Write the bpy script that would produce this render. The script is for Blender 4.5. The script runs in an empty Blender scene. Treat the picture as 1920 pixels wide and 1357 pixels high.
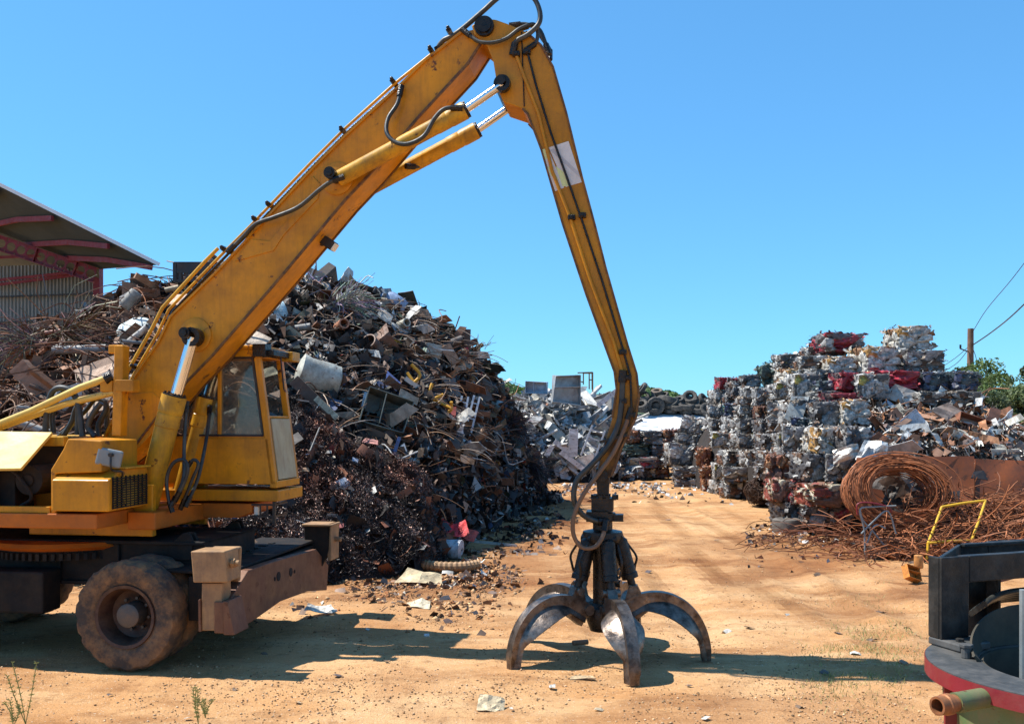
import bpy, bmesh, math, random
import numpy as np
from mathutils import Vector, Matrix, Euler, noise as mnoise
random.seed(7); np.random.seed(7)
rnd = random.random
def U(a, b): return a + (b - a) * random.random()
SC = bpy.context.scene
COL = SC.collection
R = math.radians

# ------------------------------------------------------------------ camera, sky, sun
F, CX, HY, CH = 1750.0, 960.0, 790.0, 2.4      # focal length and horizon in photograph pixels, eye height
cam_d = bpy.data.cameras.new('camera'); cam = bpy.data.objects.new('camera', cam_d); COL.objects.link(cam)
cam.location = (0, 0, CH); cam.rotation_euler = (R(90), 0, 0)
cam_d.sensor_width = 36; cam_d.lens = F / 1920 * 36; cam_d.shift_y = (HY - 678.5) / 1920
cam_d.clip_end = 5000; cam_d.clip_start = .05
SC.camera = cam

SUNV = Vector((-.63, .10, 1.0)).normalized()          # towards the sun: left and a little behind the machine
elev = math.asin(SUNV.z)
w = bpy.data.worlds.new('World'); SC.world = w; w.use_nodes = True
nt = w.node_tree; bgn = nt.nodes['Background']
sky = nt.nodes.new('ShaderNodeTexSky'); sky.sky_type = 'NISHITA'; sky.sun_disc = False
sky.sun_elevation = elev; sky.sun_rotation = math.atan2(SUNV.x, SUNV.y)
sky.air_density = 1.0; sky.dust_density = .05; sky.ozone_density = 3.0; sky.altitude = 200
gm = nt.nodes.new('ShaderNodeGamma'); gm.inputs['Gamma'].default_value = .62
tn = nt.nodes.new('ShaderNodeMix'); tn.data_type = 'RGBA'; tn.blend_type = 'MULTIPLY'; tn.inputs[0].default_value = 1; tn.inputs[7].default_value = (.64, 1.44, 2.10, 1)
nt.links.new(sky.outputs[0], gm.inputs['Color']); nt.links.new(gm.outputs[0], tn.inputs[6]); nt.links.new(tn.outputs[2], bgn.inputs['Color'])
bgn.inputs['Strength'].default_value = .108
sl = bpy.data.lights.new('sun', 'SUN'); sl.energy = 5.0; sl.angle = R(.5); sl.color = (1, .97, .90)
so = bpy.data.objects.new('sun', sl); COL.objects.link(so); so.location = (-20, 10, 30)
so.rotation_euler = (-SUNV).to_track_quat('-Z', 'Y').to_euler()
SC.view_settings.view_transform = 'Standard'; SC.view_settings.look = 'None'
SC.view_settings.exposure = .78; SC.view_settings.gamma = 1; SC.view_settings.use_curve_mapping = False
SC.render.engine = 'CYCLES'
SC.cycles.max_bounces = 6; SC.cycles.transparent_max_bounces = 8

# ------------------------------------------------------------------ pixel of the survey -> place in the yard
def at(px, py, D): return Vector(((px - CX) / F * D, D, CH + (HY - py) / F * D))
def on_ground(px, py, z=0.0):
    D = F * (CH - z) / (py - HY); return Vector(((px - CX) / F * D, D, z))

# ------------------------------------------------------------------ mesh builder
class MB:
    def __init__(s): s.v = []; s.f = []; s.c = []; s.m = []; s.col = (1, 1, 1); s.mi = 0
    def add(s, vs, fs, col=None):
        b = len(s.v); s.v.extend([tuple(v) for v in vs])
        for f in fs: s.f.append(tuple(i + b for i in f)); s.c.append(col or s.col); s.m.append(s.mi)
    def box(s, c, d, rot=None, col=None):
        x, y, z = d[0] / 2, d[1] / 2, d[2] / 2
        vs = [Vector(p) for p in ((-x,-y,-z),(x,-y,-z),(x,y,-z),(-x,y,-z),(-x,-y,z),(x,-y,z),(x,y,z),(-x,y,z))]
        if rot is not None: vs = [rot @ v for v in vs]
        c = Vector(c)
        s.add([v + c for v in vs], [(0,3,2,1),(4,5,6,7),(0,1,5,4),(1,2,6,5),(2,3,7,6),(3,0,4,7)], col)
        return s
    def bar(s, p0, p1, a, b=None, up=(0, 0, 1), col=None):
        p0, p1 = Vector(p0), Vector(p1); d = p1 - p0
        x = d.normalized(); u = Vector(up)
        y = u.cross(x)
        if y.length < 1e-4: y = Vector((0, 1, 0)).cross(x)
        y.normalize(); z = x.cross(y)
        s.box((p0 + p1) / 2, (d.length, a, b or a), Matrix((x, y, z)).transposed(), col); return s
    def prism(s, pts, y0, y1, col=None):      # pts (x,z) outline, extruded along y
        n = len(pts)
        ar = sum(pts[i][0] * pts[(i+1) % n][1] - pts[(i+1) % n][0] * pts[i][1] for i in range(n))
        if ar < 0: pts = pts[::-1]
        vs = [(p[0], y0, p[1]) for p in pts] + [(p[0], y1, p[1]) for p in pts]
        s.add(vs, [tuple(range(n)), tuple(range(2*n-1, n-1, -1))] + [(i, i+n, (i+1) % n + n, (i+1) % n) for i in range(n)], col); return s
    def tube(s, path, r, n=8, cap=True, col=None, closed=False):
        path = [Vector(p) for p in path]; m = len(path); vs = []
        rr = r if isinstance(r, (list, tuple)) else [r] * m
        t0 = (path[1] - path[0]).normalized()
        a = t0.orthogonal().normalized()
        for i, p in enumerate(path):
            if closed: t = (path[(i+1) % m] - path[i-1])
            elif i == 0: t = path[1] - path[0]
            elif i == m-1: t = path[-1] - path[-2]
            else: t = path[i+1] - path[i-1]
            if t.length < 1e-9: t = t0
            t = t.normalized(); a = a - t * a.dot(t)
            if a.length < 1e-6: a = t.orthogonal()
            a.normalize(); b = t.cross(a)
            for k in range(n):
                q = 2 * math.pi * k / n; vs.append(p + (a * math.cos(q) + b * math.sin(q)) * rr[i])
        fs = [(i*n+k, i*n+(k+1) % n, (i+1)*n+(k+1) % n, (i+1)*n+k) for i in range(m-1) for k in range(n)]
        if closed: fs += [((m-1)*n+k, (m-1)*n+(k+1) % n, (k+1) % n, k) for k in range(n)]
        elif cap: fs += [tuple(range(n-1, -1, -1)), tuple(range((m-1)*n, m*n))]
        s.add(vs, fs, col); return s
    def cyl(s, p0, p1, r, n=16, r1=None, col=None): return s.tube([p0, p1], [r, r1 if r1 else r], n, True, col)
    def lathe(s, prof, c=(0,0,0), axis='z', n=24, col=None, closed=True, wob=None):   # prof: (radius, height)
        vs = []; m = len(prof)
        for k in range(n):
            q = 2*math.pi*k/n; cs, sn = math.cos(q), math.sin(q)
            for j, (r_, h) in enumerate(prof):
                if wob: r_ = r_ + wob(k, j)
                p = (r_*cs, r_*sn, h) if axis == 'z' else ((r_*cs, h, r_*sn) if axis == 'y' else (h, r_*cs, r_*sn))
                vs.append((p[0]+c[0], p[1]+c[1], p[2]+c[2]))
        mm = m if closed else m-1
        fs = []
        for k in range(n):
            k2 = (k+1) % n
            for j in range(mm):
                j2 = (j+1) % m
                fs.append((k*m+j, k2*m+j, k2*m+j2, k*m+j2))
        s.add(vs, fs, col); return s
    def slab(s, P, th, col=None, nrm=None):   # P: grid of points [i][j]; gives it thickness th
        ni, nj = len(P), len(P[0]); top = []; bot = []
        for i in range(ni):
            for j in range(nj):
                a = P[min(i+1, ni-1)][j] - P[max(i-1, 0)][j]; b = P[i][min(j+1, nj-1)] - P[i][max(j-1, 0)]
                n = a.cross(b); n = n.normalized() if n.length > 1e-9 else Vector((0, 0, 1))
                top.append(P[i][j] + n*th/2); bot.append(P[i][j] - n*th/2)
        N = ni*nj; fs = []
        for i in range(ni-1):
            for j in range(nj-1):
                q = (i*nj+j, (i+1)*nj+j, (i+1)*nj+j+1, i*nj+j+1); fs.append(q); fs.append(tuple(N+k for k in q[::-1]))
        rim = [i*nj for i in range(ni)] + [(ni-1)*nj+j for j in range(1, nj)] + [i*nj+nj-1 for i in range(ni-2, -1, -1)] + [j for j in range(nj-2, 0, -1)]
        for k in range(len(rim)):
            a, b = rim[k], rim[(k+1) % len(rim)]; fs.append((a, a+N, b+N, b))
        s.add(top + bot, fs, col); return s
    def mesh(s, name, mats, smooth=0):
        me = bpy.data.meshes.new(name); me.from_pydata(s.v, [], s.f)
        if not isinstance(mats, (list, tuple)): mats = [mats]
        for m in mats: me.materials.append(m)
        me.polygons.foreach_set('material_index', s.m)
        ca = me.color_attributes.new('Col', 'FLOAT_COLOR', 'CORNER')
        lt = np.empty(len(me.polygons), dtype=np.int32); me.polygons.foreach_get('loop_total', lt)
        c = np.ones((len(s.c), 4), dtype=np.float32); c[:, :3] = np.array(s.c, dtype=np.float32)
        ca.data.foreach_set('color', np.repeat(c, lt, axis=0).ravel())
        if smooth:
            me.polygons.foreach_set('use_smooth', [True]*len(me.polygons))
            me.update(); me.set_sharp_from_angle(angle=R(smooth))
        me.update(); return me
    def build(s, name, mats, parent=None, smooth=0, bevel=0, loc=None):
        o = bpy.data.objects.new(name, s.mesh(name, mats, smooth)); COL.objects.link(o)
        if parent: o.parent = parent
        if loc is not None: o.location = loc
        if bevel:
            b = o.modifiers.new('bevel', 'BEVEL'); b.width = bevel; b.segments = 2; b.limit_method = 'ANGLE'; b.angle_limit = R(40)
            b.harden_normals = False
        return o
def arr_mesh(name, V, Fq, C, mat, nv=4):      # fast numpy mesh: all faces have nv corners
    me = bpy.data.meshes.new(name)
    me.vertices.add(len(V)); me.vertices.foreach_set('co', V.astype(np.float32).ravel())
    me.loops.add(Fq.size); me.loops.foreach_set('vertex_index', Fq.astype(np.int32).ravel())
    me.polygons.add(len(Fq)); me.polygons.foreach_set('loop_start', np.arange(0, Fq.size, nv, dtype=np.int32))
    ca = me.color_attributes.new('Col', 'FLOAT_COLOR', 'CORNER')
    c = np.ones((len(Fq), 4), dtype=np.float32); c[:, :3] = C
    me.update(calc_edges=True)
    ca = me.color_attributes['Col']; ca.data.foreach_set('color', np.repeat(c, nv, axis=0).ravel())
    me.materials.append(mat); return me
def link(name, me, parent=None):
    o = bpy.data.objects.new(name, me); COL.objects.link(o)
    if parent: o.parent = parent
    return o
def tag(o, label=None, cat=None, group=None, kind=None):
    if label: o['label'] = label
    if cat: o['category'] = cat
    if group: o['group'] = group
    if kind: o['kind'] = kind
    return o
def empty(name, loc, label=None, cat=None, group=None, rz=0):
    o = bpy.data.objects.new(name, None); COL.objects.link(o); o.location = loc; o.rotation_euler = (0, 0, rz); o.empty_display_size = .2
    return tag(o, label, cat, group)
def spline(P, k=6):
    P = [Vector(p) for p in P]; Q = [2*P[0]-P[1]] + P + [2*P[-1]-P[-2]]; out = []
    for i in range(1, len(Q)-2):
        for j in range(k):
            t = j/k; a, b, c, d = Q[i-1], Q[i], Q[i+1], Q[i+2]
            out.append(.5*((2*b)+(c-a)*t+(2*a-5*b+4*c-d)*t*t+(3*b-a-3*c+d)*t**3))
    out.append(P[-1]); return out

# ------------------------------------------------------------------ materials
def N(nt, t, **k):
    n = nt.nodes.new(t)
    for a, b in k.items(): setattr(n, a, b)
    return n
def material(name, col=(.5,.5,.5), rough=.6, metal=0.0, use_obj=False, use_att=False, var=.25, nscale=3.0, dirt=None, dirt_amt=0.0,
             rust=0.0, rust_col=(.10,.035,.015), bump=.1, bscale=30, streak=0.0, spec=.5, coat=0):
    if name.endswith(('yellow', 'orange')): spec = .3
    m = bpy.data.materials.new(name); m.use_nodes = True; nt = m.node_tree; bs = nt.nodes['Principled BSDF']; L = nt.links.new
    tc = N(nt, 'ShaderNodeTexCoord'); geo = tc.outputs['Object']
    def noise(sc, det=5, ro=.6, vec=None):
        n = N(nt, 'ShaderNodeTexNoise'); n.inputs['Scale'].default_value = sc; n.inputs['Detail'].default_value = det; n.inputs['Roughness'].default_value = ro
        L(vec or geo, n.inputs['Vector']); return n.outputs['Fac']
    def ramp(x, a, b, v0=0, v1=1):
        r = N(nt, 'ShaderNodeMapRange'); r.inputs[1].default_value = a; r.inputs[2].default_value = b; r.inputs[3].default_value = v0; r.inputs[4].default_value = v1
        L(x, r.inputs[0]); return r.outputs[0]
    def mix(f, a, b, mode='MIX'):
        x = N(nt, 'ShaderNodeMix', data_type='RGBA', blend_type=mode)
        if isinstance(f, float): x.inputs[0].default_value = f
        else: L(f, x.inputs[0])
        for s_, v in ((x.inputs[6], a), (x.inputs[7], b)):
            if isinstance(v, tuple): s_.default_value = (*v, 1)
            else: L(v, s_)
        return x.outputs[2]
    base = col
    if use_obj: base = mix(1.0, N(nt, 'ShaderNodeObjectInfo').outputs['Color'], col, 'MULTIPLY')
    if use_att:
        a = N(nt, 'ShaderNodeAttribute'); a.attribute_name = 'Col'; base = mix(1.0, a.outputs['Color'], base, 'MULTIPLY')
    n1 = noise(nscale)
    v = ramp(n1, .3, .7, 1-var, 1+var*.6)
    cmb = N(nt, 'ShaderNodeCombineColor'); [L(v, cmb.inputs[i]) for i in range(3)]
    base = mix(1.0, base, cmb.outputs[0], 'MULTIPLY')
    rough_s = None
    if streak:
        mp = N(nt, 'ShaderNodeMapping'); mp.inputs['Scale'].default_value = (9, 9, .7); L(geo, mp.inputs['Vector'])
        base = mix(ramp(noise(2.5, 6, .7, mp.outputs[0]), .5, .75, 0, streak), base, dirt or (.05,.035,.02))
    if dirt_amt:
        base = mix(ramp(noise(nscale*1.7, 8, .7), .42, .68, 0, dirt_amt), base, dirt or (.12,.07,.04))
    if rust:
        base = mix(ramp(noise(nscale*3.1, 8, .72), .70-rust*.4, .74-rust*.4), base, rust_col)
    if isinstance(base, tuple): bs.inputs['Base Color'].default_value = (*base, 1)
    else: L(base, bs.inputs['Base Color'])
    L(ramp(noise(nscale*2.3, 6), .3, .7, max(.05, rough-.12), min(1, rough+.15)), bs.inputs['Roughness'])
    bs.inputs['Metallic'].default_value = metal
    bs.inputs['Specular IOR Level'].default_value = spec
    if coat: bs.inputs['Coat Weight'].default_value = coat; bs.inputs['Coat Roughness'].default_value = .15
    if bump:
        b = N(nt, 'ShaderNodeBump'); b.inputs['Strength'].default_value = bump; b.inputs['Distance'].default_value = .02
        L(noise(bscale, 4), b.inputs['Height']); L(b.outputs[0], bs.inputs['Normal'])
    return m
M = {}
M['yellow'] = material('excavator_yellow', (.66,.265,.007), .42, 0, var=.25, nscale=1.3, dirt=(.15,.06,.015), dirt_amt=.5, rust=.24, streak=.35, bump=.06, bscale=12)
M['armyellow'] = material('arm_yellow', (.56,.235,.010), .5, 0, var=.2, nscale=1.2, dirt=(.14,.065,.02), dirt_amt=.4, rust=.12, streak=.3, bump=.06, bscale=12)
def grime(m, z0, z1, col=(.035,.022,.014)):
    nt = m.node_tree; bs = nt.nodes['Principled BSDF']; src = bs.inputs['Base Color'].links[0].from_socket
    tc = N(nt, 'ShaderNodeTexCoord'); sp = N(nt, 'ShaderNodeSeparateXYZ'); nt.links.new(tc.outputs['Object'], sp.inputs[0])
    no = N(nt, 'ShaderNodeTexNoise'); no.inputs['Scale'].default_value = 3.5; no.inputs['Detail'].default_value = 8; no.inputs['Roughness'].default_value = .7; nt.links.new(tc.outputs['Object'], no.inputs['Vector'])
    ad = N(nt, 'ShaderNodeMath', operation='MULTIPLY_ADD'); nt.links.new(no.outputs[0], ad.inputs[0]); ad.inputs[1].default_value = 2.6; nt.links.new(sp.outputs['Z'], ad.inputs[2])
    mr = N(nt, 'ShaderNodeMapRange'); nt.links.new(ad.outputs[0], mr.inputs[0]); mr.inputs[1].default_value = z0+1.3; mr.inputs[2].default_value = z1+1.3; mr.inputs[3].default_value = .93; mr.inputs[4].default_value = 0
    mx = N(nt, 'ShaderNodeMix', data_type='RGBA'); nt.links.new(mr.outputs[0], mx.inputs[0]); nt.links.new(src, mx.inputs[6]); mx.inputs[7].default_value = (*col, 1); nt.links.new(mx.outputs[2], bs.inputs['Base Color'])
grime(M['armyellow'], 1.9, 3.0)
M['lip'] = material('grimy_edge', (.20,.085,.012), .6, 0, var=.4, nscale=6, dirt=(.02,.014,.010), dirt_amt=.95, rust=.4)
M['cylyellow'] = material('cylinder_yellow', (.62,.32,.018), .4, 0, var=.25, nscale=2.2, dirt=(.12,.07,.03), dirt_amt=.6, rust=.24, streak=.5, bump=.08)
M['hood'] = material('hood_pale_yellow', (.62,.42,.10), .45, 0, var=.12, nscale=2, dirt=(.2,.12,.04), dirt_amt=.2, rust=.1)  # paler yellow than the body paint, for hood lid and stay tubes
M['orange'] = material('deck_orange', (.46,.12,.008), .5, 0, var=.2, nscale=2, dirt=(.12,.05,.02), dirt_amt=.4, rust=.18)
M['chrome'] = material('chrome_rod', (.75,.76,.78), .14, 1.0, var=.1, bump=0)
M['black'] = material('black_metal', (.018,.018,.02), .45, .2, var=.3, dirt=(.10,.06,.03), dirt_amt=.4)
M['chassis'] = material('chassis_metal', (.014,.013,.013), .7, 0, var=.3, dirt=(.05,.03,.016), dirt_amt=.5, spec=.2)
M['grease'] = material('greasy_pin', (.016,.014,.013), .3, .5, var=.4, nscale=8, dirt=(.08,.05,.03), dirt_amt=.4, bump=.4, bscale=50)
M['rubber'] = material('rubber_hose', (.018,.022,.022), .5, 0, var=.3, dirt=(.10,.09,.07), dirt_amt=.5)
M['brownhose'] = material('dusty_hose', (.16,.09,.05), .6, 0, var=.3)
M['tyre'] = material('tyre_rubber', (.058,.042,.032), .9, 0, var=.3, nscale=3, dirt=(.32,.16,.062), dirt_amt=.8, bump=.5, bscale=25)
M['oldtyre'] = material('old_tyre', (.035,.033,.031), .8, 0, use_obj=True, var=.3, nscale=4, dirt=(.20,.16,.12), dirt_amt=.5, bump=.4)
M['rim'] = material('wheel_rim', (.055,.024,.017), .6, .2, var=.3, nscale=4, dirt=(.16,.09,.05), dirt_amt=.6)
M['hub'] = material('wheel_hub', (.07,.068,.062), .6, .1, var=.2, dirt=(.22,.12,.06), dirt_amt=.5)
M['blade'] = material('blade_rusty', (.15,.062,.034), .6, .2, var=.3, nscale=3, dirt=(.22,.11,.05), dirt_amt=.5, rust=.3, streak=.3)
M['pad'] = material('pad_dusty', (.36,.20,.085), .65, 0, var=.3, nscale=4, dirt=(.14,.08,.05), dirt_amt=.6, streak=.5)
M['mirror'] = material('mirror_back', (.22,.24,.24), .5, .2)
M['steel'] = material('worn_steel', (.24,.19,.155), .36, .8, var=.35, nscale=5, dirt=(.03,.018,.013), dirt_amt=.95, bump=.3, bscale=18)
M['panelgrey'] = material('dusty_panel', (.44,.38,.22), .6, 0, var=.15, nscale=2, dirt=(.25,.14,.07), dirt_amt=.4, streak=.6)
M['scrap'] = material('scrap_painted', (1,1,1), .6, .1, True, True, var=.45, nscale=4, dirt=(.09,.05,.03), dirt_amt=.55, rust=.2, bump=.3)
M['scrapmetal'] = material('scrap_bare_metal', (1,.98,.95), .42, .4, True, True, var=.35, nscale=4, dirt=(.14,.12,.10), dirt_amt=.5, rust=.1, bump=.3)
M['bale'] = material('crushed_bale', (.86,.84,.81), .55, .15, True, True, var=.5, nscale=7, dirt=(.05,.04,.032), dirt_amt=.75, rust=.2, bump=.4, bscale=22)
M['frag'] = material('fragments', (1,1,1), .55, .25, False, True, var=.35, nscale=2, bump=.1)
M['mound'] = material('mound_core', (.018,.013,.011), .9, 0, var=.5, nscale=2, dirt=(.03,.018,.012), dirt_amt=.5, bump=.8, bscale=8)
M['turnings'] = material('steel_turnings', (1,1,1), .42, .5, False, True, var=.4, nscale=2, bump=0)
M['wire'] = material('rusty_wire', (.25,.085,.03), .7, .25, False, True, var=.4, nscale=3, bump=0)
M['rustplate'] = material('rusty_plate', (.28,.072,.018), .6, .2, var=.35, nscale=1.3, dirt=(.12,.045,.025), dirt_amt=.7, rust=.3, streak=.4)
M['white'] = material('white_paint', (.72,.74,.76), .45, 0, var=.06, nscale=.8, dirt=(.35,.3,.24), dirt_amt=.2)
M['blackpaint'] = material('black_gloss_paint', (.012,.013,.013), .5, 0, var=.3, nscale=4, dirt=(.14,.12,.10), dirt_amt=.28, bump=.12, bscale=50, spec=.3)
M['greytop'] = material('dusty_black_paint', (.048,.050,.050), .55, 0, var=.25, nscale=5, dirt=(.17,.15,.13), dirt_amt=.4)
M['vessel'] = material('vessel_inside', (.05,.046,.036), .9, 0, var=.3, nscale=3, dirt=(.12,.09,.06), dirt_amt=.5, spec=.2)
M['redpaint'] = material('red_paint', (.19,.006,.014), .5, 0, var=.15, nscale=3, dirt=(.22,.08,.06), dirt_amt=.35, rust=.08)
M['greenpaint'] = material('green_paint', (.10,.15,.055), .5, 0, var=.2, nscale=3, dirt=(.22,.13,.07), dirt_amt=.5, rust=.25, streak=.5)
M['shedred'] = material('shed_red_steel', (.17,.012,.022), .6, 0, var=.2)
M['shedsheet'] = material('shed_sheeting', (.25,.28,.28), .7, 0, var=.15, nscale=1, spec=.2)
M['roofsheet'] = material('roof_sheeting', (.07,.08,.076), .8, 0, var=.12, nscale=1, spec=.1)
M['wood'] = material('pole_wood', (.16,.09,.055), .85, 0, var=.35, nscale=5, streak=.4)
M['bark'] = material('bark', (.09,.065,.045), .9, 0, var=.4)
M['lamp'] = material('lamp_lens', (.75,.72,.62), .25, 0, var=.1)
M['stickw'] = material('reflective_white', (.66,.63,.60), .4, 0, var=.08, dirt=(.4,.33,.26), dirt_amt=.4, nscale=4)
M['sticky'] = material('reflective_yellow', (.62,.66,.30), .4, 0, var=.08)
M['stickg'] = material('reflective_grey', (.46,.43,.42), .4, 0, var=.08)
M['stone'] = material('stone', (.42,.25,.12), .9, 0, False, True, var=.3, nscale=6)

def leaf_mat(name, col, tr=.3):
    m = material(name, col, .6, 0, False, True, var=.2, nscale=1, bump=0)
    nt = m.node_tree; bs = nt.nodes['Principled BSDF']; out = nt.nodes['Material Output']
    t = N(nt, 'ShaderNodeBsdfTranslucent'); mx = N(nt, 'ShaderNodeMixShader'); mx.inputs[0].default_value = tr
    nt.links.new(bs.inputs['Base Color'].links[0].from_socket, t.inputs['Color'])
    nt.links.new(bs.outputs[0], mx.inputs[1]); nt.links.new(t.outputs[0], mx.inputs[2]); nt.links.new(mx.outputs[0], out.inputs['Surface'])
    return m
M['leaf'] = leaf_mat('leaf', (.085,.125,.03)); M['leaf2'] = leaf_mat('leaf_grey', (.11,.14,.055)); M['weed'] = leaf_mat('weed', (.30,.32,.10))
def glass_mat():
    m = bpy.data.materials.new('dusty_glass'); m.use_nodes = True; nt = m.node_tree; nt.nodes.clear()
    out = N(nt, 'ShaderNodeOutputMaterial'); tr = N(nt, 'ShaderNodeBsdfTransparent'); gl = N(nt, 'ShaderNodeBsdfGlossy'); df = N(nt, 'ShaderNodeBsdfDiffuse')
    tr.inputs[0].default_value = (.78,.80,.78,1); gl.inputs['Roughness'].default_value = .08; df.inputs[0].default_value = (.45,.42,.36,1)
    fr = N(nt, 'ShaderNodeFresnel'); fr.inputs[0].default_value = 1.5
    tc = N(nt, 'ShaderNodeTexCoord'); no = N(nt, 'ShaderNodeTexNoise'); no.inputs['Scale'].default_value = 2.2; no.inputs['Detail'].default_value = 8
    nt.links.new(tc.outputs['Object'], no.inputs['Vector']); mr = N(nt, 'ShaderNodeMapRange')
    mr.inputs[1].default_value = .35; mr.inputs[2].default_value = .75; mr.inputs[3].default_value = .04; mr.inputs[4].default_value = .26; nt.links.new(no.outputs[0], mr.inputs[0])
    a = N(nt, 'ShaderNodeMixShader'); b = N(nt, 'ShaderNodeMixShader')
    nt.links.new(mr.outputs[0], a.inputs[0]); nt.links.new(tr.outputs[0], a.inputs[1]); nt.links.new(df.outputs[0], a.inputs[2])
    nt.links.new(fr.outputs[0], b.inputs[0]); nt.links.new(a.outputs[0], b.inputs[1]); nt.links.new(gl.outputs[0], b.inputs[2])
    nt.links.new(b.outputs[0], out.inputs[0]); return m
M['glass'] = glass_mat()

def ground_mat():
    m = bpy.data.materials.new('dirt'); m.use_nodes = True; nt = m.node_tree; bs = nt.nodes['Principled BSDF']; L = nt.links.new
    tc = N(nt, 'ShaderNodeTexCoord')
    def noise(sc, det=8, ro=.65, stretch=None):
        n = N(nt, 'ShaderNodeTexNoise'); n.inputs['Scale'].default_value = sc; n.inputs['Detail'].default_value = det; n.inputs['Roughness'].default_value = ro
        v = tc.outputs['Object']
        if stretch:
            mp = N(nt, 'ShaderNodeMapping'); mp.inputs['Scale'].default_value = stretch; mp.inputs['Rotation'].default_value = (0, 0, R(14)); L(v, mp.inputs['Vector']); v = mp.outputs[0]
        L(v, n.inputs['Vector']); return n.outputs['Fac']
    def ramp(x, a, b, v0=0, v1=1):
        r = N(nt, 'ShaderNodeMapRange'); r.inputs[1].default_value = a; r.inputs[2].default_value = b; r.inputs[3].default_value = v0; r.inputs[4].default_value = v1
        L(x, r.inputs[0]); return r.outputs[0]
    def mix(f, a, b):
        x = N(nt, 'ShaderNodeMix', data_type='RGBA'); L(f, x.inputs[0])
        for s_, v in ((x.inputs[6], a), (x.inputs[7], b)):
            if isinstance(v, tuple): s_.default_value = (*v, 1)
            else: L(v, s_)
        return x.outputs[2]
    c = mix(ramp(noise(.35), .35, .65), (.55,.325,.155), (.46,.225,.085))
    c = mix(ramp(noise(1.1, 6, .6, (.35, 1.6, 1)), .5, .68, 0, .75), c, (.58,.37,.19))
    c = mix(ramp(noise(.8, 8, .7, (.5, 1.3, 1)), .5, .68, 0, .85), c, (.24,.098,.032))
    c = mix(ramp(noise(5, 8, .75), .52, .66, 0, .6), c, (.21,.095,.036))
    c = mix(ramp(noise(38, 3, .6), .62, .70, 0, .75), c, (.10,.058,.03))
    c = mix(ramp(noise(55, 2, .5), .66, .72, 0, .9), c, (.62,.52,.40))
    at_ = N(nt, 'ShaderNodeAttribute'); at_.attribute_name = 'Col'; mm = N(nt, 'ShaderNodeMix', data_type='RGBA', blend_type='MULTIPLY'); mm.inputs[0].default_value = 1; L(c, mm.inputs[6]); L(at_.outputs['Color'], mm.inputs[7]); c = mm.outputs[2]
    L(c, bs.inputs['Base Color']); bs.inputs['Roughness'].default_value = .95; bs.inputs['Specular IOR Level'].default_value = .2
    b = N(nt, 'ShaderNodeBump'); b.inputs['Strength'].default_value = .55; b.inputs['Distance'].default_value = .05
    ad = N(nt, 'ShaderNodeMath', operation='ADD'); L(noise(9, 8, .7), ad.inputs[0]); L(noise(45, 4, .7), ad.inputs[1])
    L(ad.outputs[0], b.inputs['Height']); L(b.outputs[0], bs.inputs['Normal'])
    return m
M['dirt'] = ground_mat()

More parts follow.
